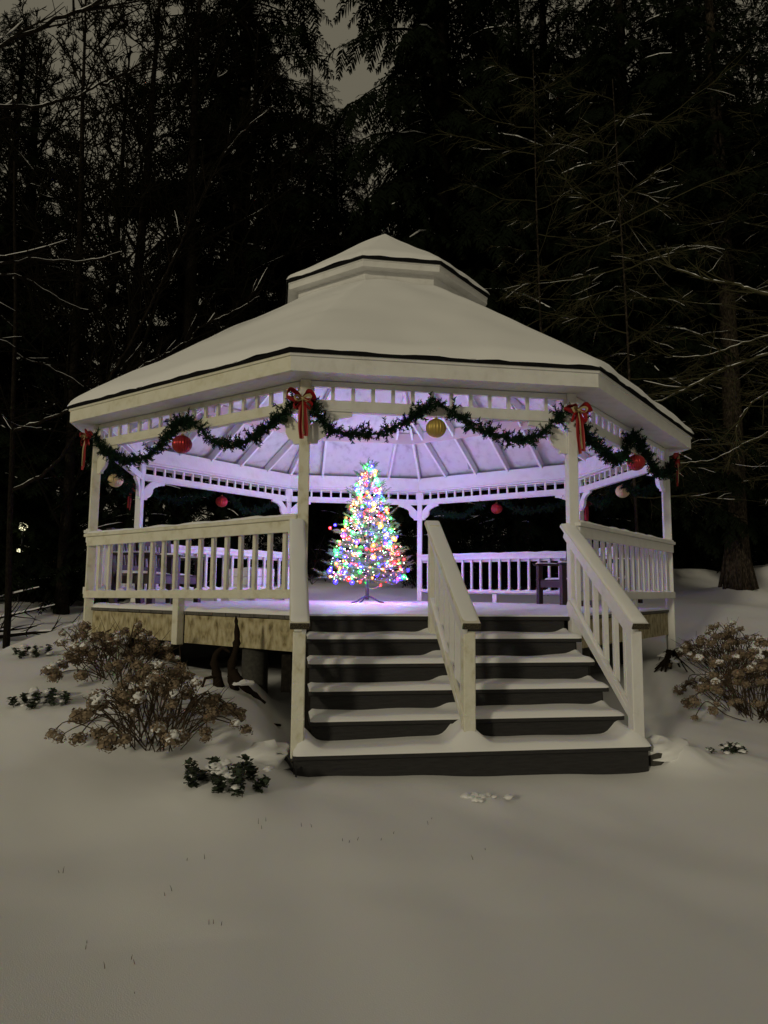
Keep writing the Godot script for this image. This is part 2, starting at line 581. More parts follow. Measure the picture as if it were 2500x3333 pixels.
func make_deck(g: Node3D) -> void:
	var deck := part("deck", g)
	var hull := PackedVector2Array(ring(0.0))
	var r := RandomNumberGenerator.new()
	r.seed = 5
	var x := -3.72
	while x < 3.70:
		var strip := PackedVector2Array([Vector2(x, -5), Vector2(x + 0.137, -5), Vector2(x + 0.137, 5), Vector2(x, 5)])
		for q in Geometry2D.intersect_polygons(hull, strip):
			var m := MB.new()
			var dy := r.randf_range(-0.003, 0.003)
			m.prism(q, DECK - 0.034 + dy, DECK + dy - 0.002)
			obj("deck_board", m, M.deck_wood, deck)
		x += 0.142
	# skirt panels of weathered plywood, two to a side, with a strap over the joint
	for k in 8:
		if k == 0:
			continue
		var a := flat(V[k], 0) - side_out(k) * 0.02
		var t := side_dir(k)
		var len := V[k].distance_to(V[(k + 1) % 8])
		for half in 2:
			var m := MB.new()
			var u0 := 0.07 if half == 0 else len * 0.5 + 0.06
			var u1 := len * 0.5 - 0.05 if half == 0 else len - 0.07
			var y0 := DECK - 0.315 if half == 0 else DECK - 0.325
			m.beam(a + t * u0 + Vector3.UP * (y0 + DECK - 0.04) * 0.5, a + t * u1 + Vector3.UP * (y0 + DECK - 0.045) * 0.5, 0.016, DECK - 0.04 - y0)
			obj("skirt_panel", m, M.plywood, deck)
		var j := MB.new()   # floor beam behind the skirt
		j.beam(a - side_out(k) * 0.03 + t * 0.1 + Vector3.UP * (DECK - 0.15), a - side_out(k) * 0.03 + t * (len - 0.1) + Vector3.UP * (DECK - 0.15), 0.04, 0.21)
		obj("floor_beam", j, M.dark_wood, deck)
	for p in [Vector2(-1.72, 2.95), Vector2(-3.3, 1.2), Vector2(1.7, 2.9), Vector2(3.3, 1.0), Vector2(3.3, -1.2), Vector2(0, 0), Vector2(-3.3, -1.2), Vector2(-1.2, -3.3), Vector2(1.2, -3.3)]:
		var m := MB.new()
		m.lathe([Vector2(0.0, 0.0), Vector2(0.13, 0.0), Vector2(0.13, DECK - 0.285), Vector2(0.0, DECK - 0.285)], 14, Vector3(p.x, 0.0, p.y))
		obj("pier", m, M.concrete, deck)
	var n := MB.new()   # the front edge
	n.box(Vector3(0.01, DECK - 0.018, NOSE - 0.012), Vector3(2.52, 0.038, 0.03), Basis.IDENTITY, 0.005)
	obj("nosing", n, M.riser_paint, deck)


const BRACKET := [[0.0, -0.31], [0.073, -0.31], [0.076, -0.282], [0.10, -0.268], [0.135, -0.245], [0.16, -0.21], [0.175, -0.17], [0.176, -0.135], [0.195, -0.108], [0.225, -0.088], [0.26, -0.078], [0.275, -0.062], [0.31, -0.058], [0.345, -0.044], [0.393, -0.042], [0.393, 0.0], [0.15, 0.0], [0.0, -0.14]]


func make_frieze(g: Node3D, k: int) -> void:
	var f := part("frieze", g)
	var t := side_dir(k)
	var o := side_out(k)
	var len := V[k].distance_to(V[(k + 1) % 8])
	var a := flat(V[k], 0)
	var lift := 0.0 if k in [7, 0, 1] else 0.035
	var paint: Material = M.worn_paint if k == 7 else M.paint
	var rail := func(called: String, y0: float, y1: float, deep: float, out: float) -> void:
		var m := MB.new()
		m.beam(a + t * 0.05 + o * out + Vector3.UP * (y0 + y1) * 0.5, a + t * (len - 0.05) + o * out + Vector3.UP * (y0 + y1) * 0.5, deep, y1 - y0, Vector3.UP, 0.004)
		obj(called, m, paint, f)
	rail.call("top_rail", 3.288 + lift, 3.342, 0.05, 0.0)
	rail.call("bottom_rail", 3.074 + lift, 3.162 + lift, 0.05, 0.0)
	rail.call("trim_strip", 3.052 + lift, 3.0735 + lift, 0.072, 0.0)
	var count := int(round((len - 0.1) / 0.19))
	var shared := MB.new()
	shared.box(Vector3.ZERO, Vector3(0.034, 0.124, 0.034), Basis(t, Vector3.UP, t.cross(Vector3.UP)), 0.002)
	var pm := shared.mesh()
	for q in range(0, count + 1):
		var u := lerpf(0.066, len - 0.066, float(q) / count)
		obj("picket", pm, paint, f, a + t * u + Vector3.UP * (3.225 + lift))
	var outline := PackedVector2Array()
	for p in BRACKET:
		outline.append(Vector2(p[0], p[1]))
	for e in 2:
		var m := MB.new()
		var d := t if e == 0 else -t
		var from := (a if e == 0 else a + t * len) + d * 0.05
		m.plate(outline, from + Vector3.UP * (3.052 + lift), d, 0.042)
		obj("bracket", m, paint, f)


func make_railing(g: Node3D, k: int) -> void:
	var rl := part("railing", g)
	var t := side_dir(k)
	var o := side_out(k)
	var len := V[k].distance_to(V[(k + 1) % 8])
	var a := flat(V[k], DECK)
	var dy0 := -0.045 if k == 7 else 0.0
	var dy1 := 0.0
	var paint: Material = M.worn_paint if k == 7 else M.paint
	var line := func(u: float, y: float, out: float) -> Vector3:
		return a + t * u + o * out + Vector3.UP * (y + lerpf(dy0, dy1, u / len))
	var m := MB.new()
	m.beam(line.call(-0.035, 0.892, 0.02), line.call(len + (0.0 if k == 7 else 0.035), 0.892, 0.02), 0.15, 0.038, Vector3.UP, 0.006)
	obj("rail_cap", m, paint, rl)
	m = MB.new()
	m.beam(line.call(0.0, 0.818, 0.062), line.call(len, 0.818, 0.062), 0.026, 0.108, Vector3.UP, 0.004)
	obj("upper_rail", m, paint, rl)
	m = MB.new()
	m.beam(line.call(0.05, 0.84, -0.036), line.call(len - 0.05, 0.84, -0.036), 0.03, 0.065, Vector3.UP, 0.004)
	obj("inner_rail", m, M.paint, rl)
	m = MB.new()
	m.beam(line.call(-0.01, 0.196, 0.062), line.call(len + 0.01, 0.196, 0.062), 0.026, 0.084, Vector3.UP, 0.004)
	obj("lower_rail", m, paint, rl)
	m = MB.new()
	m.beam(line.call(0.05, 0.2, 0.004), line.call(len - 0.05, 0.2, 0.004), 0.088, 0.04, Vector3.UP, 0.004)
	obj("lower_rail", m, paint, rl)
	var count := int(round((len - 0.1) / 0.187))
	var shared := MB.new()
	shared.box(Vector3.ZERO, Vector3(0.042, 0.66, 0.042), Basis(t, Vector3.UP, t.cross(Vector3.UP)), 0.003)
	var bm := shared.mesh()
	for q in range(1, count):
		obj("baluster", bm, paint, rl, line.call(len * q / count, 0.545, 0.012))
	m = MB.new()
	m.beam(line.call(len * 0.5, -0.32, 0.03), line.call(len * 0.5, 0.153, 0.03), 0.088, 0.088, o, 0.004)
	obj("support_post", m, paint, rl)


const EAVE_Y := 3.337


func make_roof(g: Node3D) -> void:
	var roof := part("roof", g)
	var f0 := ring(0.315)
	f0[0].x -= 0.02; f0[1].x += 0.022; f0[7].x += 0.02
	var fi := ring(0.285)
	var lip := ring(0.35)
	lip[0].x -= 0.02; lip[1].x += 0.022; lip[7].x += 0.02
	var top := ring(0.0, 0.35)
	var plate_in := ring(-0.07)
	for k in 8:
		var j := (k + 1) % 8
		var o := side_out(k)
		var worn: Material = M.worn_paint if k == 7 else M.paint
		# fascia
		var m := MB.new()
		m.quad(flat(f0[k], EAVE_Y), flat(f0[j], EAVE_Y), flat(f0[j], 3.478), flat(f0[k], 3.478), o)
		m.quad(flat(fi[k], EAVE_Y), flat(fi[j], EAVE_Y), flat(fi[j], 3.478), flat(fi[k], 3.478), -o)
		m.quad(flat(f0[k], EAVE_Y), flat(f0[j], EAVE_Y), flat(fi[j], EAVE_Y), flat(fi[k], EAVE_Y), Vector3.DOWN)
		var c0 := f0[k].lerp(f0[k] * 1.004, 1.0)
		# crown strip along the upper edge
		var c := ring(0.331)
		c[0].x -= 0.02; c[1].x += 0.022; c[7].x += 0.02
		m.quad(flat(c[k], 3.474), flat(c[j], 3.474), flat(c[j], 3.499), flat(c[k], 3.499), o)
		m.quad(flat(c[k], 3.474), flat(c[j], 3.474), flat(f0[j], 3.474), flat(f0[k], 3.474), Vector3.DOWN)
		obj("fascia", m, worn, roof)
		# soffit of narrow boards, as one panel with grooves
		m = MB.new()
		var w := ring(0.028)
		var n := int(f0[k].distance_to(f0[j]) / 0.09)
		for q in n:
			var u0 := float(q) / n
			var u1 := float(q + 1) / n - 0.0012
			m.quad(flat(w[k].lerp(w[j], u0), 3.3455), flat(w[k].lerp(w[j], u1), 3.3455), flat(fi[k].lerp(fi[j], u1), 3.3455), flat(fi[k].lerp(fi[j], u0), 3.3455), Vector3.DOWN)
		m.quad(flat(w[k], 3.352), flat(w[j], 3.352), flat(fi[j], 3.352), flat(fi[k], 3.352), Vector3.DOWN)
		obj("soffit", m, M.paint, roof)
		# header behind the frieze
		m = MB.new()
		var t := side_dir(k)
		var pa := flat(plate_in[k], 0)
		var pb := flat(plate_in[j], 0)
		m.beam(pa + Vector3.UP * 3.50 + t * 0.002, pb + Vector3.UP * 3.50 - t * 0.002, 0.045, 0.24, Vector3.UP, 0.004)
		obj("header", m, M.paint, roof)
		m = MB.new()
		m.beam(pa + Vector3.UP * 3.362 + o * 0.02 + t * 0.01, pb + Vector3.UP * 3.362 + o * 0.02 - t * 0.01, 0.075, 0.03, Vector3.UP, 0.004)
		obj("header_trim", m, M.paint, roof)
		# outside sheathing
		m = MB.new()
		m.quad(flat(lip[k], 3.53), flat(lip[j], 3.53), flat(top[j], 5.44), flat(top[k], 5.44), Vector3.UP + o)
		m.quad(flat(lip[k], 3.4995), flat(lip[j], 3.4995), flat(lip[j], 3.53), flat(lip[k], 3.53), o)
		m.quad(flat(lip[k], 3.4995), flat(lip[j], 3.4995), flat(fi[j], 3.4995), flat(fi[k], 3.4995), Vector3.DOWN)
		obj("shingles", m, M.shingle, roof)
		# ceiling
		m = MB.new()
		var e := ring(0.12)
		var cu := ring(0.0, 0.30)
		m.quad(flat(e[k], 3.605), flat(e[j], 3.605), flat(cu[j], 5.46), flat(cu[k], 5.46), Vector3.DOWN - o)
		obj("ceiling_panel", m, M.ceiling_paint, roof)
	# rafters: one down each hip, common ones square to each side
	var slope := (5.44 - 3.53) / (3.696 + 0.35 - 3.696 * 0.35)
	for k in 8:
		var a := flat(V[k] * 0.985, 3.63)
		var b := flat(V[k] * 0.3, 3.63)
		b.y += slope * 3.696 * 0.685
		var m := MB.new()
		m.beam(a, b, 0.045, 0.13, Vector3.UP, 0.004)
		obj("hip_rafter", m, M.paint, roof)
		var t := side_dir(k)
		var o := side_out(k)
		var len := V[k].distance_to(V[(k + 1) % 8])
		var mid := flat((V[k] + V[(k + 1) % 8]) * 0.5, 0)
		var apo := mid.length()
		var count := 4 if k % 2 == 1 else (3 if k in [2, 6] else 2)
		for q in count:
			var u := (float(q) + 0.5) / count - 0.5
			if count == 4:
				u = ((float(q) + 1.0) / 5.0 - 0.5)
			var off := u * len
			# runs inward until it meets the hip
			var run := apo * (1.0 - absf(u) * 2.0)
			run = minf(run, apo * 0.68)
			if run < 0.4:
				continue
			var p := mid + t * off - o * 0.06 + Vector3.UP * 3.63
			var e := p - o * (run - 0.06) + Vector3.UP * (slope * (run - 0.06))
			m = MB.new()
			m.beam(p, e, 0.042, 0.13, Vector3.UP, 0.003)
			obj("rafter", m, M.paint, roof)
		# ring beam part way up
		var r0 := V[k] * 0.735
		var r1 := V[(k + 1) % 8] * 0.735
		m = MB.new()
		m.beam(flat(r0, 4.235), flat(r1, 4.235), 0.04, 0.2, Vector3.UP, 0.003)
		obj("ring_beam", m, M.ring_wood, roof)


func make_cupola(g: Node3D) -> void:
	var cup := part("cupola", g)
	var wall := ring(0.0, 0.355)
	var fa := ring(0.0, 0.392)
	var lip := ring(0.012, 0.398)
	for k in 8:
		var j := (k + 1) % 8
		var o := side_out(k)
		var m := MB.new()
		m.quad(flat(wall[k], 5.2), flat(wall[j], 5.2), flat(wall[j], 5.61), flat(wall[k], 5.61), o)
		obj("wall_panel", m, M.paint, cup)
		m = MB.new()
		m.quad(flat(fa[k], 5.607), flat(fa[j], 5.607), flat(fa[j], 5.70), flat(fa[k], 5.70), o)
		m.quad(flat(fa[k], 5.607), flat(fa[j], 5.607), flat(wall[j], 5.607), flat(wall[k], 5.607), Vector3.DOWN)
		var cr := ring(0.008, 0.392)
		m.quad(flat(cr[k], 5.685), flat(cr[j], 5.685), flat(cr[j], 5.706), flat(cr[k], 5.706), o)
		m.quad(flat(cr[k], 5.685), flat(cr[j], 5.685), flat(fa[j], 5.685), flat(fa[k], 5.685), Vector3.DOWN)
		obj("fascia", m, M.paint, cup)
		m = MB.new()
		m.quad(flat(lip[k], 5.706), flat(lip[j], 5.706), flat(lip[j], 5.742), flat(lip[k], 5.742), o)
		m.quad(flat(lip[k], 5.706), flat(lip[j], 5.706), flat(wall[j], 5.706), flat(wall[k], 5.706), Vector3.DOWN)
		m.tri(flat(lip[k], 5.742), flat(lip[j], 5.742), Vector3(0, 6.7, 0), Vector3.UP + o)
		obj("shingles", m, M.shingle, cup)
	var m := MB.new()
	m.prism(PackedVector2Array(ring(0.0, 0.31)), 5.47, 5.50)
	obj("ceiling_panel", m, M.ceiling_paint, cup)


# steps: five treads below the deck edge, the lowest one wider
func tread_y(k: int) -> float:
	return DECK + 0.002 - RISE * k


func tread_z(k: int) -> float:
	return NOSE + RUN * k


func tread_span(k: int) -> Vector2:
	return Vector2(-1.388, 1.354) if k == 5 else Vector2(-1.258, 1.275)


func make_steps(g: Node3D) -> void:
	var st := part("steps", g)
	for k in range(1, 6):
		var s := tread_span(k)
		var m := MB.new()
		m.box(Vector3((s.x + s.y) * 0.5, tread_y(k) - 0.019, tread_z(k) - 0.14), Vector3(s.y - s.x, 0.038, 0.28), Basis.IDENTITY, 0.006)
		obj("tread", m, M.riser_paint, st)
	for k in range(0, 6):
		var s := tread_span(k)
		if k < 5:
			s = Vector2(-1.25, 1.235)
		var low := tread_y(k + 1) if k < 5 else -0.15
		var m := MB.new()
		m.box(Vector3((s.x + s.y) * 0.5, (low + tread_y(k) - 0.038) * 0.5, tread_z(k) - 0.04), Vector3(s.y - s.x - 0.02, tread_y(k) - 0.04 - low, 0.022))
		obj("riser", m, M.riser_paint, st)
	# closed sides under the treads
	for e in 2:
		var x := -1.245 if e == 0 else 1.225
		var outline := PackedVector2Array()
		outline.append(Vector2(tread_z(0) - 0.05, tread_y(1) - 0.4))
		outline.append(Vector2(tread_z(0) - 0.05, tread_y(0) - 0.04))
		for k in range(1, 6):
			outline.append(Vector2(tread_z(k - 1) - 0.045, tread_y(k) - 0.04))
			outline.append(Vector2(tread_z(k) - 0.055, tread_y(k) - 0.04))
		outline.append(Vector2(tread_z(5) - 0.055, -0.1))
		outline.append(Vector2(tread_z(4) - 0.3, -0.1))
		var m := MB.new()
		m.plate(outline, Vector3(x, 0, 0), Vector3(0, 0, 1), 0.035)
		obj("stringer", m, M.dark_wood, st)
	for e in 2:
		var m := MB.new()
		m.box(Vector3(-1.388 + 0.02 if e == 0 else 1.354 - 0.02, 0.03, tread_z(5) - 0.17), Vector3(0.022, 0.3, 0.24))
		obj("side_board", m, M.riser_paint, st)
	var dm := MB.new()
	dm.box(Vector3(-1.42, 0.62, 3.5), Vector3(0.09, 0.34, 0.09), Basis.IDENTITY, 0.004)
	obj("prop", dm, M.dark_wood, st)
	# three handrails
	for e in 3:
		var x: float = [-1.357, -0.08, 1.276][e]
		var h := part("handrail", st)
		var worn: Material = M.worn_paint if e < 2 else M.paint
		var xn: float = [-1.355, -0.078, 1.274][e]
		var m := MB.new()
		var top_y: float = [1.085, 1.085, 1.09][e]
		m.box(Vector3(xn, (0.19 + top_y) * 0.5, 4.905), Vector3(0.092, top_y - 0.19, 0.092), Basis.IDENTITY, 0.006)
		obj("newel_post", m, worn, h)
		var up := Vector3(x, 2.032, 3.66)
		var dn := Vector3(x, 1.128, 5.02)
		var d := (dn - up).normalized()
		m = MB.new()
		m.beam(up, dn - d * 0.012, 0.145, 0.036, Vector3.UP, 0.006)
		obj("rail_cap", m, worn, h)
		m = MB.new()
		m.beam(dn - d * 0.0115, dn + d * 0.004, 0.141, 0.05, Vector3.UP, 0.004)
		tag(obj("cap_end", m, M.end_grain, h), "blackened bare end of a handrail cap", "")
		m = MB.new()
		var inner := -0.034 if e > 0 else 0.034
		m.beam(up + Vector3(inner, -0.075, 0.04), Vector3(x + inner, dn.y - 0.06, 4.95), 0.03, 0.10, Vector3.UP, 0.004)
		obj("upper_rail", m, M.paint, h)
		m = MB.new()
		m.beam(Vector3(x + inner, 1.28, 3.74), Vector3(x + inner, 0.43, 4.93), 0.032, 0.09, Vector3.UP, 0.004)
		obj("lower_rail", m, worn, h)
		if e == 1:
			m = MB.new()
			m.box(Vector3(x, (0.95 + 2.0) * 0.5, 3.735), Vector3(0.088, 1.05, 0.088), Basis.IDENTITY, 0.005)
			obj("newel_post", m, worn, h)
		for q in 6:
			var z := lerpf(3.9, 4.79, float(q) / 5.0)
			var t := (z - 3.66) / 1.36
			var yt := lerpf(2.032, 1.128, t) - 0.02
			var yb := lerpf(1.28, 0.43, (z - 3.74) / 1.19)
			m = MB.new()
			m.box(Vector3(x + inner * 0.15, (yt + yb) * 0.5, z), Vector3(0.042, yt - yb, 0.042), Basis.IDENTITY, 0.003)
			obj("baluster", m, M.paint, h)


# ---------------------------------------------------------------- snow that lies on the gazebo
func snow_cap(called: String, label: String, a: Vector3, b: Vector3, w: float, h: float, seed_: int, group := "", scallop := 0, up := Vector3.UP) -> void:
	var len := a.distance_to(b)
	var nu := maxi(8, int(len / 0.04))
	var x := (b - a).normalized()
	var z := x.cross(up).normalized()
	var y := z.cross(x).normalized()
	var pts := PackedVector3Array()
	var prof := 9
	for s in nu + 1:
		var u := float(s) / nu
		var e := minf(u, 1.0 - u) * len
		var rnd := sqrt(clampf(e / 0.03, 0.0, 1.0))
		var hh := h * (0.8 + 0.45 * fine.get_noise_2d(u * len * 2.4, seed_ * 7.0)) * maxf(rnd, 0.05)
		if scallop > 0:
			hh += 0.03 * pow(absf(cos(u * PI * scallop)), 14.0)
		var ww := w * 0.5 * (0.97 + 0.08 * fine.get_noise_2d(u * len * 3.0, seed_ * 13.0)) * lerpf(0.9, 1.0, rnd)
		for q in prof:
			var t := PI * q / (prof - 1)
			var px := -cos(t)
			var py := pow(sin(t), 0.55)
			pts.append(a + x * (u * len) + z * ww * px + y * (hh * py))
	var m := MB.new()
	m.rows(pts, prof, nu + 1, false, y)
	tag(obj(called, m, M.snow), label, "snow", group)


func blanket(outer: Array[Vector2], y0: float, inner: Array[Vector2], y1: float, thick: float, per: int, nv: int, seed_: int, peak := false) -> MB:
	var pts := PackedVector3Array()
	var total := 8 * per
	for r in nv:
		var f := float(r) / (nv - 1)
		for s in total:
			var k := s / per
			var u := float(s % per) / per
			var j := (k + 1) % 8
			var po := outer[k].lerp(outer[j], u)
			var pi := inner[k].lerp(inner[j], u)
			var v := f * f * 0.6 + f * 0.4
			var run := po.distance_to(pi)
			var p := po.lerp(pi, v)
			var y := lerpf(y0, y1, v)
			var d := v * run
			var lip := clampf(d / (thick * 1.25), 0.0, 1.0)
			var bulge := sqrt(1.0 - (1.0 - lip) * (1.0 - lip))
			var wob := fine.get_noise_2d(p.x * 0.9 + seed_ * 11.0, p.y * 0.9) * 0.25 + soft.get_noise_2d(p.x * 2.0, p.y * 2.0 + seed_) * 0.25
			y += thick * bulge * (1.0 + wob)
			# snow rounds over the hips and, on a peak, over the top
			var eu := minf(u, 1.0 - u) * po.distance_to(pi.lerp(outer[j], 0.5)) * (1.0 - v * 0.8)
			y -= thick * 0.30 * exp(-pow(eu / 0.16, 2.0)) * bulge
			var e := fine.get_noise_2d(po.x * 2.2, po.y * 2.2 + seed_ * 3.0)
			if lip < 1.0:
				y += (e * 0.016 + 0.004) * (1.0 - lip)
				p += po.normalized() * (0.012 + 0.012 * e) * (1.0 - lip)
			if peak:
				var q := p.length()
				y = minf(y, y1 + thick * 0.9 - q * q * 0.9 - q * 0.12) if q < 0.42 else y
			pts.append(Vector3(p.x, y, p.y))
	var m := MB.new()
	m.rows(pts, total, nv, true, Vector3.UP)
	return m


func make_snow() -> void:
	var lip := ring(0.345)
	lip[0].x -= 0.02; lip[1].x += 0.022; lip[7].x += 0.02
	tag(obj("roof_snow", blanket(lip, 3.528, ring(0.0, 0.362), 5.405, 0.105, 26, 34, 2), M.snow), "thick smooth blanket of snow on the wide main roof of the gazebo", "snow")
	tag(obj("roof_snow", blanket(ring(0.01, 0.397), 5.74, ring(0.0, 0.004), 6.78, 0.085, 14, 26, 3, true), M.snow), "rounded snow cap on the small raised top roof of the gazebo", "snow")
	# thin snow over the deck
	var pts := PackedVector3Array()
	var hull := ring(-0.06)
	for r in 14:
		for s in 96:
			var k := s / 12
			var p := hull[k].lerp(hull[(k + 1) % 8], float(s % 12) / 12.0) * (1.0 - r / 13.0)
			pts.append(Vector3(p.x, DECK + 0.004 + (0.004 + 0.003 * fine.get_noise_2d(p.x * 0.5, p.y * 3.0) if r > 0 else -0.002), p.y))
	var m := MB.new()
	m.rows(pts, 96, 14, true, Vector3.UP)
	tag(obj("floor_snow", m, M.deck_snow), "thin windblown snow over the gazebo floor around the lit tree", "snow")
	# heavier snow along the open deck edges
	var words := {1: "front right", 2: "right", 3: "back right", 5: "back left", 6: "left", 7: "front left"}
	for k in [7, 1, 2, 3, 5, 6]:
		var t := side_dir(k)
		var o := side_out(k)
		var a := flat(V[k], DECK)
		var b := flat(V[(k + 1) % 8], DECK)
		var word: String = words[k]
		var ln := a.distance_to(b)
		if k in [7, 1]:
			var mid := ln * 0.5
			snow_cap("edge_snow", "lumpy snow along the %s edge of the gazebo floor, left of the middle support" % word, a + t * 0.06 - o * 0.09, a + t * (mid - 0.05) - o * 0.09, 0.2, 0.062 if k == 7 else 0.03, k + 20)
			snow_cap("edge_snow", "lumpy snow along the %s edge of the gazebo floor, right of the middle support" % word, a + t * (mid + 0.05) - o * 0.09, b - t * 0.06 - o * 0.09, 0.2, 0.062 if k == 7 else 0.03, k + 40)
		var dy0 := -0.045 if k == 7 else 0.0
		snow_cap("rail_snow", "rounded snow on the cap of the %s railing" % word, a + o * 0.02 + Vector3.UP * (0.910 + dy0), b + o * 0.02 + Vector3.UP * 0.910, 0.15, 0.035, k + 60)
		snow_cap("rail_snow", "scalloped snow on the lower rail of the %s railing, between its balusters" % word, a + t * 0.06 + o * 0.012 + Vector3.UP * (0.219 + dy0), b - t * 0.06 + o * 0.012 + Vector3.UP * 0.219, 0.12, 0.018, k + 80, "", int(round((ln - 0.1) / 0.187)))
	# the treads
	var order := ["topmost", "second", "third", "fourth"]
	for k in range(1, 6):
		var s := tread_span(k)
		var nu := 90
		var prof := 12
		pts = PackedVector3Array()
		var y := tread_y(k)
		var zb := tread_z(k - 1) - 0.026
		var zf := tread_z(k) + 0.006
		for q in nu + 1:
			var x := lerpf(s.x + 0.004, s.y - 0.004, float(q) / nu)
			var n1 := fine.get_noise_2d(x * 1.1, k * 17.0)
			var n2 := fine.get_noise_2d(x * 0.6 + 40.0, k * 31.0)
			var h := (0.034 if k < 5 else 0.038) * (1.0 + 0.4 * n1)
			var drift := (0.004 + 0.02 * n2) * (1.0 if k < 5 else 1.5)
			for xn in [-1.31, -0.03, -0.125, 1.23]:
				var dd: float = absf(x - xn)
				drift += (0.035 if k < 5 else 0.05) * exp(-pow(dd / 0.07, 2.0))
				if k == 5:
					h += 0.075 * exp(-pow(dd / 0.085, 2.0))
			var en := clampf(minf(x - s.x, s.y - x) / 0.05, 0.0, 1.0)
			var rnd := sqrt(1.0 - (1.0 - en) * (1.0 - en))
			for w in prof:
				var v := float(w) / (prof - 1)
				var z := lerpf(zb, zf, minf(v * 1.12, 1.0))
				var f := clampf((zf - z) / 0.05, 0.0, 1.0)
				var edge := sqrt(1.0 - (1.0 - f) * (1.0 - f))
				var yy := h * edge + drift * pow(1.0 - clampf((z - zb) / 0.14, 0.0, 1.0), 2.0)
				if k == 5:   # the posts stand in the front third: keep the heap round them
					yy = h * edge * (1.0 - 0.25 * (1.0 - smoothstep(zb, zb + 0.1, z))) + drift * pow(1.0 - clampf((z - zb) / 0.16, 0.0, 1.0), 2.0)
				if v * 1.12 > 1.0:
					yy = lerpf(0.0, -0.006, (v * 1.12 - 1.0) / 0.12)
				pts.append(Vector3(x, y + yy * maxf(rnd, 0.12) + 0.001, z))
		m = MB.new()
		m.rows(pts, prof, nu + 1, false, Vector3.UP)
		var label: String = "band of snow on the %s step below the gazebo floor" % order[k - 1] if k < 5 else "deep snow on the wide bottom step, heaped round the newel posts"
		tag(obj("step_snow", m, M.snow), label, "snow")
	snow_cap("edge_snow", "thin rounded snow along the gazebo floor above the steps", Vector3(-1.25, DECK, NOSE - 0.06), Vector3(1.27, DECK, NOSE - 0.06), 0.13, 0.02, 5)
	# handrails
	var which := ["left", "middle", "right"]
	for e in 3:
		var x: float = [-1.357, -0.08, 1.276][e]
		var up := Vector3(x, 2.050, 3.67)
		var dn := Vector3(x, 1.147, 5.01)
		snow_cap("rail_snow", "frozen snow on the sloping cap of the %s handrail" % which[e], up, dn, 0.138, [0.03, 0.012, 0.03][e], 90 + e)
		var inner := -0.034 if e > 0 else 0.034
		snow_cap("rail_snow", "snow caught on the sloping lower rail of the %s handrail" % which[e], Vector3(x + inner * 0.8, 1.325, 3.80), Vector3(x + inner * 0.8, 0.485, 4.86), 0.05, 0.014, 95 + e)


# ---------------------------------------------------------------- decorations
func needle_spray(len: float, count: int, needle: float, width: float, seed_: int) -> ArrayMesh:   # a twig along +x set all round with needles
	var r := RandomNumberGenerator.new()
	r.seed = seed_
	var m := MB.new()
	m.tube(PackedVector3Array([Vector3.ZERO, Vector3(len * 0.55, 0.0, 0), Vector3(len, 0.01, 0)]), PackedFloat32Array([0.004, 0.003, 0.001]), 3, false)
	for k in count:
		var u := (float(k) + r.randf()) / count
		var t := r.randf() * TAU
		var p := Vector3(len * u, 0, 0)
		var d := Vector3(0.75, cos(t), sin(t)).normalized() * needle * r.randf_range(0.75, 1.15) * (1.0 - 0.35 * u)
		var s := d.cross(Vector3(r.randf_range(-1, 1), r.randf_range(-1, 1), r.randf_range(-1, 1))).normalized() * width
		m.quad(p - s, p + s, p + d + s * 0.3, p + d - s * 0.3)
	return m.mesh()


const TREE_AT := Vector3(-0.045, DECK, -1.3)


func tree_radius(y: float) -> float:   # y over the deck
	var f := clampf((y - 0.33) / 2.06, 0.0, 1.0)
	return 0.70 * pow(1.0 - f, 0.92) * (1.0 - 0.25 * smoothstep(0.06, 0.0, f)) + 0.035


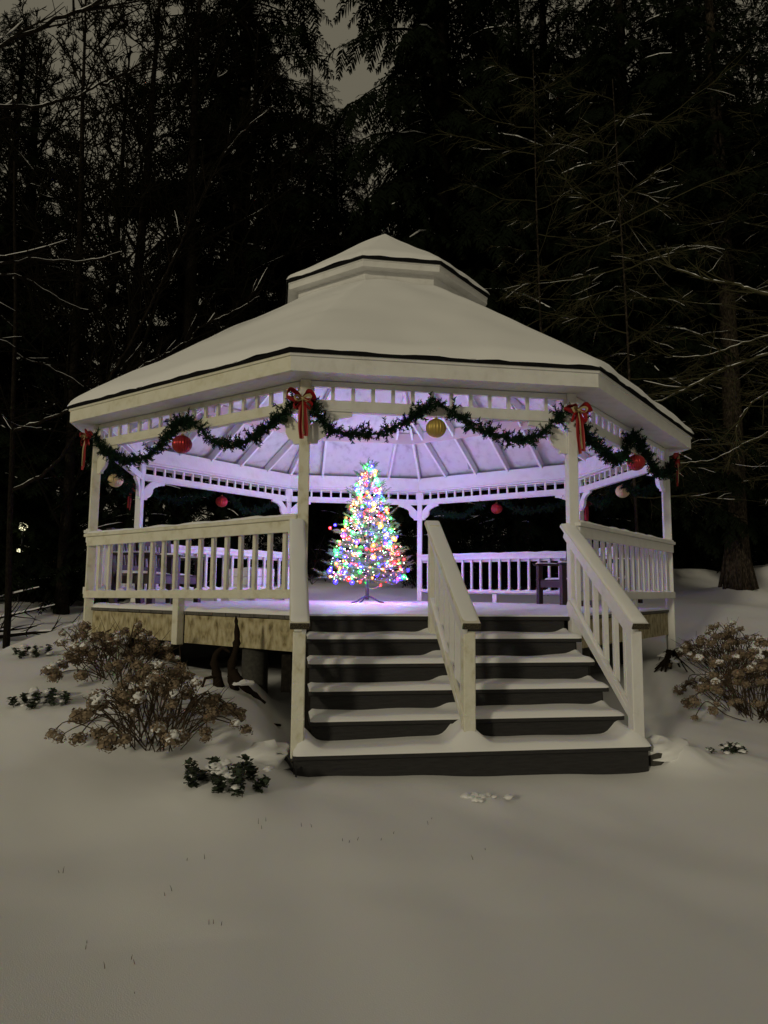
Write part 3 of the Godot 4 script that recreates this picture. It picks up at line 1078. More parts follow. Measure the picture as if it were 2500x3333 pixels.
func make_christmas_tree() -> void:
	var t := thing("christmas_tree", "slim artificial Christmas tree on a tripod stand, covered in coloured lights", "Christmas tree", TREE_AT)
	var r := RandomNumberGenerator.new()
	r.seed = 77
	var m := MB.new()
	m.tube(PackedVector3Array([Vector3(0, 0.07, 0), Vector3(0, 1.2, 0), Vector3(0, 2.36, 0)]), PackedFloat32Array([0.02, 0.018, 0.008]), 8)
	obj("pole", m, M.stand_metal, t)
	m = MB.new()
	m.lathe([Vector2(0.0, 0.06), Vector2(0.032, 0.06), Vector2(0.032, 0.25), Vector2(0.022, 0.27), Vector2(0.0, 0.27)], 10)
	obj("stand_sleeve", m, M.stand_metal, t)
	for k in 3:
		var a := [0.25, 2.75, 4.4][k] as float
		m = MB.new()
		var d := Vector3(cos(a), 0, sin(a))
		m.tube(PackedVector3Array([d * 0.02 + Vector3.UP * 0.12, d * 0.10 + Vector3.UP * 0.085, d * 0.2 + Vector3.UP * 0.03, d * 0.285 + Vector3.UP * 0.012]), PackedFloat32Array([0.016, 0.015, 0.014, 0.012]), 6)
		obj("leg", m, M.stand_metal, t)
	# wired branches and their needles
	m = MB.new()
	var places := []
	var tiers := 17
	for tier in tiers:
		var f := pow((tier + 0.5) / tiers, 1.08)
		var y := lerpf(0.36, 2.30, f)
		var full := tree_radius(y)
		var n := int(lerpf(13.0, 4.0, f))
		for q in n:
			var az := TAU * q / n + tier * 1.7 + r.randf_range(-0.22, 0.22)
			var reach := full * r.randf_range(0.86, 1.14)
			var d := Vector3(cos(az), 0, sin(az))
			var rise := lerpf(0.10, 0.9, f) + r.randf_range(-0.12, 0.16)
			var from := Vector3(0, y - reach * rise * 0.5, 0)
			var tip := d * reach + Vector3.UP * (y + reach * rise * 0.28 + r.randf_range(-0.05, 0.05))
			m.tube(PackedVector3Array([from, from.lerp(tip, 0.5) + Vector3.UP * 0.02, tip]), PackedFloat32Array([0.004, 0.003, 0.002]), 3, false)
			var count := 3 + int(reach * 13.0)
			for w in count:
				var u := lerpf(0.22, 1.0, (w + r.randf()) / count)
				var p := from.lerp(tip, u)
				var dir := (tip - from).normalized()
				var side := dir.cross(Vector3.UP).normalized() * (1.0 if w % 2 == 0 else -1.0)
				var x := (dir * r.randf_range(0.6, 1.2) + side * r.randf_range(0.1, 1.0) * (1.2 - u) + Vector3.UP * r.randf_range(-0.25, 0.45)).normalized()
				var z := x.cross(Vector3.UP).normalized()
				var sc := r.randf_range(0.6, 1.0)
				places.append(Transform3D(Basis(x, z.cross(x), z).scaled(Vector3.ONE * sc), p))
			var x2 := (tip - from).normalized()
			var z2 := x2.cross(Vector3.UP).normalized()
			places.append(Transform3D(Basis(x2, z2.cross(x2), z2).scaled(Vector3.ONE * 0.75), tip - x2 * 0.06))
	places.append(Transform3D(Basis(Vector3.UP, Vector3.LEFT, Vector3.BACK), Vector3(0, 2.26, 0)))
	obj("branch_wires", m, M.black_plastic, t)
	many("needle_tips", needle_spray(0.17, 46, 0.042, 0.0036, 6), M.tree_needles, places, t)


const HUES := [
	["red", Vector3(1.0, 0.018, 0.012), 0.66],
	["green", Vector3(0.03, 1.0, 0.10), 0.92],
	["blue", Vector3(0.05, 0.035, 1.0), 2.0],
	["amber", Vector3(1.0, 0.36, 0.03), 0.70],
]
const BULB_ENERGY := 0.049


func make_lights() -> void:
	var t := thing("string_lights", "string of red, green, blue and amber bulbs wound round the Christmas tree", "string lights", TREE_AT)
	var r := RandomNumberGenerator.new()
	r.seed = 99
	var halo := []
	var core := []
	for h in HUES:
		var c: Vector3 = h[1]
		var gm := mat("bulb_halo_" + h[0], Color(0.1, 0.1, 0.1, 0.42), 0.5)
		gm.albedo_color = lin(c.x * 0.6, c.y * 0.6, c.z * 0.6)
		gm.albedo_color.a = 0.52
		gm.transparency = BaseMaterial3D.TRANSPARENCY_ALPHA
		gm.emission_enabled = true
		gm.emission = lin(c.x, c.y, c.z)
		gm.emission_energy_multiplier = 1.9  # the shell itself glows, imitating the bloom round each bulb
		halo.append(gm)
		var cm := mat("bulb_core_" + h[0], Color.WHITE, 0.5)
		cm.emission_enabled = true
		var w := c.lerp(Vector3.ONE, 0.22)
		cm.emission = lin(w.x, w.y, w.z)
		cm.emission_energy_multiplier = 5.0
		core.append(cm)
	var gmesh := MB.new()
	gmesh.lathe([Vector2(0.0, -0.036), Vector2(0.017, -0.030), Vector2(0.028, -0.016), Vector2(0.032, 0.0), Vector2(0.028, 0.014), Vector2(0.016, 0.026), Vector2(0.0, 0.032)], 9)  # shell made larger than a bulb, as wide as its painted halo
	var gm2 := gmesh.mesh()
	var cmesh := MB.new()
	cmesh.lathe([Vector2(0.0, -0.014), Vector2(0.012, -0.007), Vector2(0.0145, 0.0), Vector2(0.012, 0.007), Vector2(0.0, 0.014)], 7)
	var cm2 := cmesh.mesh()
	var wire := MB.new()
	var last := Vector3.ZERO
	var count := 290
	for k in count:
		var f := 1.0 - pow(1.0 - (k + 0.5) / count, 0.7)
		var y := lerpf(0.36, 2.37, f)
		var az := k * 2.39996 + r.randf_range(-0.5, 0.5)
		var reach := tree_radius(y) * (r.randf_range(0.82, 1.02) if r.randf() < 0.75 else r.randf_range(0.45, 0.8))
		var p := Vector3(cos(az) * reach, y + r.randf_range(-0.05, 0.05), sin(az) * reach)
		var hue: int = [0, 1, 2, 3, 2, 0, 1, 2, 3][r.randi() % 9]
		if k == 0:
			p = Vector3(0.20, 0.30, 0.15); hue = 0
		elif k == 1:
			p = Vector3(-0.64, 1.22, 0.12); hue = 0
		elif k == 2:
			p = Vector3(-0.56, 1.27, 0.14); hue = 2
		var turn := Basis(Vector3(0, 0, 1), r.randf_range(-0.6, 0.6))
		var b := obj("halo_bulb", gm2, halo[hue], t, p)
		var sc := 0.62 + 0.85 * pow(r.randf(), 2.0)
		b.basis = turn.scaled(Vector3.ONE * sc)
		obj("glow_core", cm2, core[hue], b)
		var l := OmniLight3D.new()
		l.name = "bulb_light"
		l.light_color = lin(HUES[hue][1].x, HUES[hue][1].y, HUES[hue][1].z)
		l.light_energy = BULB_ENERGY * HUES[hue][2]
		l.light_size = 0.012
		l.omni_range = 14.0
		l.omni_attenuation = 2.0
		l.shadow_enabled = true
		l.position = p
		t.add_child(l, true)
	# smaller bulbs deeper among the needles
	for hue in 4:
		var deep := []
		for k in 105:
			var f := 1.0 - pow(1.0 - (k + r.randf()) / 105.0, 0.66)
			var y := lerpf(0.37, 2.36, f)
			var az := r.randf() * TAU
			var reach := tree_radius(y) * r.randf_range(0.55, 1.04)
			deep.append(Transform3D(Basis.IDENTITY.scaled(Vector3.ONE * r.randf_range(0.5, 0.8)), Vector3(cos(az) * reach, y + r.randf_range(-0.04, 0.04), sin(az) * reach)))
		many("small_light_bulbs", cm2, core[hue], deep, t)
	# the flex: a spiral down the tree and a loose loop under it
	var path := PackedVector3Array()
	var rad := PackedFloat32Array()
	for k in 240:
		var f := k / 239.0
		var y := lerpf(0.36, 2.34, f)
		var a := f * TAU * 11.0
		var q := tree_radius(y) * (0.86 + 0.06 * sin(k * 1.7))
		path.append(Vector3(cos(a) * q, y + 0.03 * sin(k * 0.9), sin(a) * q))
		rad.append(0.0025)
	wire.tube(path, rad, 4)
	wire.tube(PackedVector3Array([Vector3(0.02, 0.24, 0.03), Vector3(0.10, 0.245, 0.1), Vector3(0.20, 0.29, 0.15)]), PackedFloat32Array([0.003, 0.003, 0.003]), 4)
	wire.tube(PackedVector3Array([Vector3(0.25, 0.38, 0.3), Vector3(0.31, 0.325, 0.33), Vector3(0.40, 0.31, 0.32), Vector3(0.47, 0.36, 0.28)]), PackedFloat32Array([0.003, 0.003, 0.003, 0.003]), 4)
	obj("wire", wire, M.wire, t)


func smooth_path(pts: Array, step: float) -> PackedVector3Array:
	var c := Curve3D.new()
	for k in pts.size():
		var p: Vector3 = pts[k]
		var a: Vector3 = pts[maxi(k - 1, 0)]
		var b: Vector3 = pts[mini(k + 1, pts.size() - 1)]
		var d := (b - a) / 6.0
		c.add_point(p, -d, d)
	c.bake_interval = step
	return c.get_baked_points()


var garland_spray: ArrayMesh


func garland(pts: Array, label: String, seed_: int, full := 1.0) -> void:
	var t := thing("garland", label, "garland", pts[0], 0.0, "evergreen garlands under the gazebo eaves")
	var r := RandomNumberGenerator.new()
	r.seed = seed_
	if garland_spray == null:
		garland_spray = needle_spray(0.095, 26, 0.030, 0.0048, 12)
	var local := []
	for p in pts:
		local.append(p - pts[0])
	var path := smooth_path(local, 0.012)
	var rad := PackedFloat32Array()
	for p in path:
		rad.append(0.006)
	var m := MB.new()
	m.tube(path, rad, 4)
	obj("core_wire", m, M.garland_needles, t)
	var places := []
	for k in range(0, path.size(), 1):
		var d := (path[mini(k + 1, path.size() - 1)] - path[maxi(k - 1, 0)]).normalized()
		var density := 0.2 + 1.5 * clampf(0.5 + fine.get_noise_2d(k * 0.13, seed_ * 9.0) * 2.2, 0.0, 1.0)
		var n := int(floor(density * 2.7 * full + r.randf()))
		for q in n:
			var v := Vector3(r.randf_range(-1, 1), r.randf_range(-1.0, 0.9), r.randf_range(-1, 1))
			v = (v + d * r.randf_range(-0.7, 0.7)).normalized()
			var z := v.cross(Vector3(0.3, 0.8, 0.5)).normalized()
			var sc := r.randf_range(0.4, 1.0) + (0.5 if r.randf() < 0.14 else 0.0)
			places.append(Transform3D(Basis(v, z.cross(v), z).scaled(Vector3.ONE * sc), path[k]))
	many("needle_tips", garland_spray, M.garland_needles, places, t)


func bauble(at: Vector3, radius: float, foil: Material, label: String, group: String, ribs: int, tilt := Vector3.ZERO) -> void:
	var t := thing("bauble", label, "bauble", at, 0.0, group)
	t.rotation = tilt
	var m := MB.new()
	var pts := PackedVector3Array()
	var nu := 108
	var nv := 25
	for q in nv:
		var a := PI * q / (nv - 1)
		for s in nu:
			var b := TAU * s / nu
			var k := 1.0 + 0.11 * (pow(absf(sin(b * ribs * 0.5)), 0.7) - 0.7) * sin(a)
			pts.append(Vector3(sin(a) * cos(b) * k, cos(a) * 0.97, sin(a) * sin(b) * k) * radius)
	m.rows(pts, nu, nv, true, Vector3.UP, Vector3.ZERO)
	obj("ball", m, foil, t)
	m = MB.new()
	m.lathe([Vector2(0.0, radius * 0.95), Vector2(radius * 0.16, radius * 0.95), Vector2(radius * 0.16, radius * 1.09), Vector2(0.0, radius * 1.09)], 10)
	m.tube(PackedVector3Array([Vector3(0, radius * 1.08, 0), Vector3(0.006, radius * 1.25, 0), Vector3(0, radius * 1.5, 0)]), PackedFloat32Array([0.002, 0.002, 0.002]), 4)
	obj("cap", m, M.cap_metal, t)


func ribbon(path: Array, width: float, across: Vector3, seed_ := 0) -> MB:
	var c := smooth_path(path, 0.012)
	var m := MB.new()
	var pts := PackedVector3Array()
	for s in [0.0, 1.0]:
		pass
	for k in c.size():
		var d := (c[mini(k + 1, c.size() - 1)] - c[maxi(k - 1, 0)]).normalized()
		var w := (across - d * across.dot(d)).normalized()
		var nn := d.cross(w).normalized()
		for q in 7:
			var u := q / 6.0 - 0.5
			pts.append(c[k] + w * width * u + nn * 0.008 * cos(u * PI * 2.0 + k * 0.05))
	m.rows(pts, 7, c.size(), false, across.cross(Vector3.UP) + Vector3(0, 0.1, 0.3))
	return m


func bow(at: Vector3, turn: float, label: String, sway: float, long := 0.44) -> void:
	var t := thing("ribbon_bow", label, "bow", at, turn, "red and gold ribbon bows on the posts")
	t.scale = Vector3(0.86, 0.9, 0.9)
	var rr := RandomNumberGenerator.new()
	rr.seed = int(absf(at.x * 100.0 + at.z * 37.0))
	for s in [-1.0, 1.0]:
		var loop := [Vector3(0, 0, 0.01), Vector3(s * 0.05, 0.055, 0.045), Vector3(s * rr.randf_range(0.08, 0.14), rr.randf_range(0.03, 0.09), rr.randf_range(0.03, 0.08)), Vector3(s * rr.randf_range(0.12, 0.17), rr.randf_range(0.0, 0.05), 0.04), Vector3(s * 0.11, -0.005, 0.045), Vector3(s * 0.04, -0.015, 0.04), Vector3(0, 0, 0.02)]
		obj("red_loop", ribbon(loop, 0.075, Vector3(0, 0.35, 0.9)), M.red_ribbon, t)
		var drop := [Vector3(0, 0, 0.02), Vector3(s * 0.045, -0.02, 0.055), Vector3(s * rr.randf_range(0.07, 0.12), rr.randf_range(-0.09, -0.05), 0.06), Vector3(s * 0.075, rr.randf_range(-0.13, -0.09), 0.05), Vector3(s * 0.02, -0.05, 0.04)]
		obj("red_loop", ribbon(drop, 0.06, Vector3(0, 0.3, 0.9)), M.red_ribbon, t)
		var gl := [Vector3(0, 0, 0.03), Vector3(s * 0.05, 0.03, 0.075), Vector3(s * 0.09, 0.015, 0.075), Vector3(s * 0.06, -0.025, 0.07), Vector3(0, 0, 0.05)]
		obj("gold_loop", ribbon(gl, 0.034, Vector3(0, 0.4, 0.9)), M.gold_ribbon, t)
		var tail := [Vector3(s * 0.01, -0.01, 0.03), Vector3(s * 0.02 + sway * 0.1, -0.12, 0.055), Vector3(s * 0.03 + sway * 0.5, -0.28, 0.05), Vector3(s * 0.022 + sway, -long + s * 0.015, 0.045)]
		obj("red_tail", ribbon(tail, 0.05, Vector3(1, 0, 0.25 * s)), M.red_ribbon, t)
	var gt := [Vector3(0.0, -0.01, 0.045), Vector3(0.0 + sway * 0.2, -0.13, 0.07), Vector3(-0.005 + sway * 0.6, -0.27, 0.066), Vector3(sway, -long * 0.92, 0.058)]
	obj("gold_tail", ribbon(gt, 0.016, Vector3(1, 0, 0.2)), M.gold_ribbon, t)
	var m := MB.new()
	m.lathe([Vector2(0.0, -0.022), Vector2(0.02, -0.012), Vector2(0.024, 0.0), Vector2(0.02, 0.012), Vector2(0.0, 0.022)], 10, Vector3(0, 0, 0.05))
	obj("knot", m, M.gold_ribbon, t)


func swag(k: int, seed_: int) -> Array:   # a swag on a side that the photograph shows only from inside
	var t := side_dir(k)
	var o := side_out(k)
	var len := V[k].distance_to(V[(k + 1) % 8])
	var a := flat(V[k], 0) + o * 0.09
	var out := []
	var h := [3.14, 2.98, 2.86, 2.84, 2.96, 3.16, 3.04, 2.88, 2.83, 2.94, 3.15]
	for q in h.size():
		out.append(a + t * (0.02 + (len - 0.04) * q / (h.size() - 1.0)) + Vector3.UP * (h[q] + 0.03 * sin(q * 2.1 + seed_)))
	return out


func vecs(a: Array) -> Array:
	var out := []
	for p in a:
		out.append(Vector3(p[0], p[1], p[2]))
	return out


func make_decorations() -> void:
	garland(vecs([[-1.25, 3.14, 3.79], [-1.19, 3.0, 3.79], [-1.06, 2.87, 3.8], [-0.74, 2.82, 3.8], [-0.45, 2.92, 3.8], [-0.25, 3.04, 3.79], [-0.1, 3.15, 3.79], [0.08, 3.1, 3.79], [0.26, 2.96, 3.8], [0.45, 2.9, 3.8], [0.75, 2.83, 3.8], [0.97, 2.92, 3.8], [1.17, 3.10, 3.79], [1.26, 3.17, 3.79]]), "evergreen garland swagged across the front opening over the steps", 1)
	garland(vecs([[-3.72, 3.2, 1.49], [-3.57, 2.98, 1.64], [-3.22, 2.82, 1.99], [-2.94, 2.85, 2.26], [-2.72, 3.04, 2.47], [-2.56, 3.16, 2.63], [-2.39, 3.06, 2.79], [-2.18, 2.87, 2.99], [-1.92, 2.8, 3.25], [-1.71, 2.9, 3.45], [-1.57, 2.98, 3.59], [-1.40, 3.12, 3.74]]), "evergreen garland swagged along the front left side, with a red bauble at its middle", 2, 1.15)
	garland(vecs([[1.36, 3.11, 3.80], [1.57, 2.93, 3.59], [2.03, 2.83, 3.14], [2.33, 2.92, 2.85], [2.56, 3.22, 2.62], [2.84, 3.12, 2.36], [3.19, 2.92, 2.01], [3.6, 2.97, 1.61], [3.80, 3.2, 1.40]]), "evergreen garland swagged along the front right side of the gazebo", 3, 1.15)
	var words := {2: "right side, seen through the right posts", 3: "back right side, by the red bauble", 5: "back left side, by the red bauble over the left railing", 6: "left side, seen behind the far left post"}
	for k in [2, 3, 5, 6]:
		garland(swag(k, k), "evergreen garland hanging on the " + words[k], 10 + k)
	bauble(Vector3(-0.085, 2.905, 3.85), 0.093, M.gold_foil, "large ribbed gold bauble hanging at the middle of the front garland", "", 18)
	bauble(Vector3(-2.54, 2.88, 2.73), 0.100, M.red_foil, "large ribbed red bauble on the front left garland", "", 22)
	bauble(Vector3(2.545, 2.875, 2.725), 0.098, M.red_foil, "large ribbed red bauble on the front right garland", "", 22, Vector3(0.1, 0, 0.15))
	bauble(Vector3(-2.54, 2.93, -2.66), 0.105, M.red_foil, "red bauble seen through the gazebo above the back left railing", "", 22)
	bauble(Vector3(2.6, 2.93, -2.6), 0.105, M.red_foil, "red bauble seen through the gazebo between the middle handrail and the right front post", "", 22)
	bauble(Vector3(3.82, 2.95, -0.02), 0.105, M.pale_gold_foil, "pale gold bauble hanging on the right side beyond the right front post", "", 20)
	bauble(Vector3(-3.88, 2.93, -0.38), 0.105, M.pale_gold_foil, "pale gold bauble by the far left post, half behind the garland", "", 20)
	bow(Vector3(-1.335, 3.13, 3.79), 0.0, "red and gold ribbon bow on the post left of the steps", 0.02, 0.40)
	bow(Vector3(1.34, 3.15, 3.79), 0.1, "red and gold ribbon bow on the post right of the steps", 0.03, 0.46)
	bow(Vector3(-3.80, 3.18, 1.42), -1.0, "red ribbon bow on the leftmost front post, its tail blown aside", -0.06, 0.42)
	bow(Vector3(3.84, 3.22, 1.38), 1.0, "red and gold ribbon bow on the far right post, seen edge on", 0.02, 0.42)
	bow(Vector3(3.84, 2.99, -1.42), 2.0, "ribbon bow on the back right post, its tails hanging against the dark trees", 0.02, 0.42)
	bow(Vector3(-3.84, 3.0, -1.42), -2.0, "ribbon bow on the back left post behind the pale gold bauble", 0.02, 0.42)


# ---------------------------------------------------------------- things on and about the deck
func chair(at: Vector3, turn: float, label: String, wide := 0.62) -> void:
	var c := thing("wooden_chair", label, "chair", at, turn, "dark wooden slatted chairs in the gazebo")
	var wood: Material = M.mahogany
	for sx in [-1.0, 1.0]:
		for sz in [-1.0, 1.0]:
			var m := MB.new()
			var top := 0.66 if sz > 0.0 else 1.02
			var lean := 0.0 if sz > 0.0 else -0.1
			m.beam(Vector3(sx * wide * 0.5, 0.0, sz * 0.27), Vector3(sx * wide * 0.5, top, sz * 0.27 + lean), 0.085, 0.085, Vector3(0, 0, 1), 0.006)
			obj("leg", m, wood, c)
		var a := MB.new()
		a.box(Vector3(sx * wide * 0.5, 0.675, 0.0), Vector3(0.11, 0.03, 0.70), Basis.IDENTITY, 0.006)
		obj("armrest", a, wood, c)
		a = MB.new()
		a.box(Vector3(sx * wide * 0.5, 0.34, 0.0), Vector3(0.035, 0.11, 0.50), Basis.IDENTITY, 0.004)
		obj("side_rail", a, wood, c)
	for e in [0.27, -0.27]:
		var m := MB.new()
		m.box(Vector3(0, 0.34, e), Vector3(wide - 0.08, 0.11, 0.035), Basis.IDENTITY, 0.004)
		obj("cross_rail", m, wood, c)
	for k in 6:
		var m := MB.new()
		m.box(Vector3(0, 0.41, 0.24 - k * 0.092), Vector3(wide - 0.05, 0.02, 0.08), Basis.IDENTITY, 0.003)
		obj("seat_slat", m, wood, c)
	var m2 := MB.new()
	m2.box(Vector3(0, 0.94, -0.35), Vector3(wide - 0.06, 0.16, 0.03), Basis(Vector3.RIGHT, -0.1), 0.005)
	obj("back_rail", m2, wood, c)
	m2 = MB.new()
	m2.box(Vector3(0, 0.50, -0.29), Vector3(wide - 0.06, 0.07, 0.03), Basis(Vector3.RIGHT, -0.1), 0.005)
	obj("back_rail", m2, wood, c)
	var n := int((wide - 0.1) / 0.07)
	for k in n:
		m2 = MB.new()
		m2.beam(Vector3((k - (n - 1) * 0.5) * 0.07, 0.5, -0.295), Vector3((k - (n - 1) * 0.5) * 0.07, 0.9, -0.345), 0.04, 0.016, Vector3(0, 0, 1), 0.002)
		obj("back_slat", m2, wood, c)
	var b := Basis(Vector3.UP, turn)
	snow_cap("chair_snow", "snow on the seat of the " + label, at + b * Vector3(-wide * 0.45, 0.42, 0.0), at + b * Vector3(wide * 0.45, 0.42, 0.0), 0.46, 0.035, 7, "snow on the wooden chairs")
	for sx in [-1.0, 1.0]:
		snow_cap("chair_snow", "snow on the %s arm of the %s" % ["left" if sx < 0.0 else "right", label], at + b * Vector3(sx * wide * 0.5, 0.69, -0.33), at + b * Vector3(sx * wide * 0.5, 0.69, 0.33), 0.10, 0.025, 8, "snow on the wooden chairs")


func make_furniture() -> void:
	chair(Vector3(-3.28, DECK, 0.25), 1.2, "dark slatted chair nearest the left railing")
	chair(Vector3(-3.12, DECK, -0.85), 1.0, "dark slatted chair at left, nearer the tree")
	chair(Vector3(3.25, DECK, -1.0), -1.35, "dark red chair left of the right front post", 0.66)
	chair(Vector3(3.2, DECK, 0.55), -1.7, "dark red chair close behind the right railing", 0.66)
	# flood lamps on the rafters, switched off
	var lamps := [[Vector3(-2.62, 3.80, -2.35), 0.7, "unlit flood lamp on a rafter at the back left"], [Vector3(2.15, 3.80, -2.75), -0.6, "unlit flood lamp on a rafter at the back right"], [Vector3(3.2, 3.83, 0.35), -1.5, "unlit flood lamp on a rafter at the right, above the garland"]]
	for l in lamps:
		var f := thing("flood_lamp", l[2], "lamp", l[0], l[1])
		var m := MB.new()
		m.box(Vector3(0, -0.02, 0), Vector3(0.15, 0.19, 0.07), Basis(Vector3.RIGHT, 0.45), 0.015)
		obj("housing", m, M.fixture, f)
		m = MB.new()
		m.box(Vector3(0, -0.035, 0.042), Vector3(0.12, 0.15, 0.008), Basis(Vector3.RIGHT, 0.45), 0.003)
		obj("lens", m, M.box_grey, f)
		m = MB.new()
		m.beam(Vector3(0, 0.0, -0.03), Vector3(0, 0.10, -0.06), 0.03, 0.03, Vector3(0, 0, 1), 0.003)
		obj("bracket", m, M.fixture, f)
	var e := thing("outlet_box", "small grey outlet box on the back left middle post, with a cable above", "electrical box", Vector3(-1.30, DECK + 0.66, -3.63), 0.2)
	var m3 := MB.new()
	m3.box(Vector3(0, 0.06, 0.03), Vector3(0.1, 0.14, 0.06), Basis.IDENTITY, 0.008)
	obj("housing", m3, M.box_grey, e)
	m3 = MB.new()
	m3.tube(smooth_path([Vector3(0.01, 0.13, 0.02), Vector3(0.03, 0.4, 0.015), Vector3(0.0, 0.8, 0.02), Vector3(0.02, 1.4, 0.012)], 0.05), PackedFloat32Array(Array(range(40)).map(func(_q): return 0.006)), 5)
	obj("cable", m3, M.wire, e)
	# a lap-sided box outside the back left railing
	var bx := thing("utility_box", "white lap-sided box standing outside the back left railing", "box", Vector3(-2.0, 0.95, -3.62), -0.78)
	var y := 0.0
	for k in 5:
		m3 = MB.new()
		m3.box(Vector3(0, 0.1 + k * 0.155, 0), Vector3(0.72, 0.148, 0.5 + (0.012 if k % 2 == 0 else 0.0)), Basis(Vector3.RIGHT, 0.02), 0.006)
		obj("siding_board", m3, M.paint, bx)
	snow_cap("box_snow", "snow on top of the white lap-sided box", Vector3(-2.25, 1.725, -3.87), Vector3(-1.75, 1.725, -3.37), 0.48, 0.05, 4)


# ---------------------------------------------------------------- plants in the snow
func flower_head(seed_: int) -> ArrayMesh:   # a dried hydrangea head: papery florets on a ball
	var r := RandomNumberGenerator.new()
	r.seed = seed_
	var m := MB.new()
	m.colored = true
	for k in 64:
		var f := (k + 0.5) / 64.0
		var y := 1.0 - 1.75 * f
		var rr := sqrt(maxf(0.0, 1.0 - y * y))
		var a := k * 2.39996
		var d := Vector3(cos(a) * rr, y * 0.95, sin(a) * rr)
		var p := d * r.randf_range(0.6, 1.2)
		var tone := r.randf_range(0.55, 1.25)
		m.col = Color(0.26 * tone, 0.20 * tone, 0.14 * tone)
		var u := d.cross(Vector3(r.randf_range(-1, 1), 1, r.randf_range(-1, 1))).normalized()
		var w := d.cross(u).normalized()
		u = (u + d * r.randf_range(-0.6, 0.6)).normalized()
		var s := r.randf_range(0.2, 0.36)
		m.quad(p - u * s, p + w * s * 0.8, p + u * s + d * 0.08, p - w * s * 0.8, d)
		if k % 2 == 0:
			m.quad(p * 0.7 - u * s * 0.7, p * 0.7 + w * s, p * 0.7 + u * s * 0.7, p * 0.7 - w * s, d)
	return m.mesh()


func snow_lump(seed_: int) -> ArrayMesh:   # a small uneven dollop, about one across
	var pts := PackedVector3Array()
	var nu := 14
	var nv := 8
	for q in nv:
		var a := PI * q / (nv - 1) * 0.62
		for s in nu:
			var b := TAU * s / nu
			var d := Vector3(sin(a) * cos(b), cos(a), sin(a) * sin(b))
			var k := 0.5 * (1.0 + 0.55 * fine.get_noise_3d(d.x * 1.4 + seed_ * 5.0, d.y * 1.4, d.z * 1.4) + 0.2 * fine.get_noise_3d(d.x * 4.0, d.y * 4.0, d.z * 4.0 + seed_))
			pts.append(Vector3(d.x * k, d.y * k * 0.85 - 0.12, d.z * k))
	var m := MB.new()
	m.rows(pts, nu, nv, true, Vector3.UP, Vector3.ZERO)
	return m.mesh()


var heads: Array = []
var lumps: Array = []


func hydrangea(at: Vector3, size: float, count: int, label: String, seed_: int, snowy := 0.45, squash := Vector3.ONE) -> void:
	var t := thing("hydrangea", label, "shrub", at, 0.0, "dried hydrangeas around the gazebo")
	var r := RandomNumberGenerator.new()
	r.seed = seed_
	if heads.is_empty():
		for k in 4:
			heads.append(flower_head(200 + k))
			lumps.append(snow_lump(k))
	var st := MB.new()
	for k in count:
		var az := k * 2.39996 + r.randf_range(-0.3, 0.3)
		var out := pow((k + 0.5) / count, 0.6) * size * r.randf_range(0.85, 1.1)
		var d := Vector3(cos(az), 0, sin(az)) * squash
		var tall := size * lerpf(0.70, 0.08, pow(out / size, 1.5)) * r.randf_range(0.7, 1.2) * squash.y
		var low := ground(at.x + d.x * out, at.z + d.z * out) - at.y
		var tip := d * out + Vector3.UP * maxf(tall, low + 0.05)
		var base := Vector3(d.x * 0.10, -0.05, d.z * 0.10) + Vector3(r.randf_range(-0.12, 0.12), 0, r.randf_range(-0.12, 0.12))
		var mid := base.lerp(tip, 0.5) + Vector3.UP * size * 0.20 * r.randf_range(0.3, 1.3) + Vector3(r.randf_range(-0.09, 0.09), 0, r.randf_range(-0.09, 0.09))
		var knee := base.lerp(tip, 0.82) + Vector3.UP * size * 0.13 + Vector3(r.randf_range(-0.06, 0.06), r.randf_range(-0.02, 0.05), r.randf_range(-0.06, 0.06))
		st.tube(smooth_path([base, mid, knee, tip], 0.05), PackedFloat32Array(Array(range(80)).map(func(_q): return 0.0046)), 4, false)
		for twig in r.randi_range(1, 3):   # bare side twigs
			var e := mid.lerp(knee, r.randf()) + Vector3(r.randf_range(-0.16, 0.16), r.randf_range(-0.04, 0.17), r.randf_range(-0.16, 0.16))
			st.tube(PackedVector3Array([mid, mid.lerp(e, 0.5) + Vector3.UP * 0.015, e]), PackedFloat32Array([0.003, 0.0026, 0.0015]), 3, false)
		if r.randf() < 0.9:
			var rad := r.randf_range(0.033, 0.064)
			var h := obj("flower_head", heads[r.randi() % 4], M.petal, t, tip)
			h.basis = Basis(Vector3(r.randf_range(-1, 1), 0.3, r.randf_range(-1, 1)).normalized(), r.randf_range(0.0, 1.2)).scaled(Vector3(1, r.randf_range(0.75, 1.0), 1) * rad)
			if r.randf() < snowy:
				var s := obj("snow_tuft", lumps[r.randi() % 4], M.snow, t, tip + Vector3(r.randf_range(-0.01, 0.01), rad * 0.35, r.randf_range(-0.01, 0.01)))
				s.scale = Vector3(1.0, r.randf_range(0.8, 1.1), 1.0) * rad * r.randf_range(1.2, 1.9)
	obj("stems", st, M.stem, t)


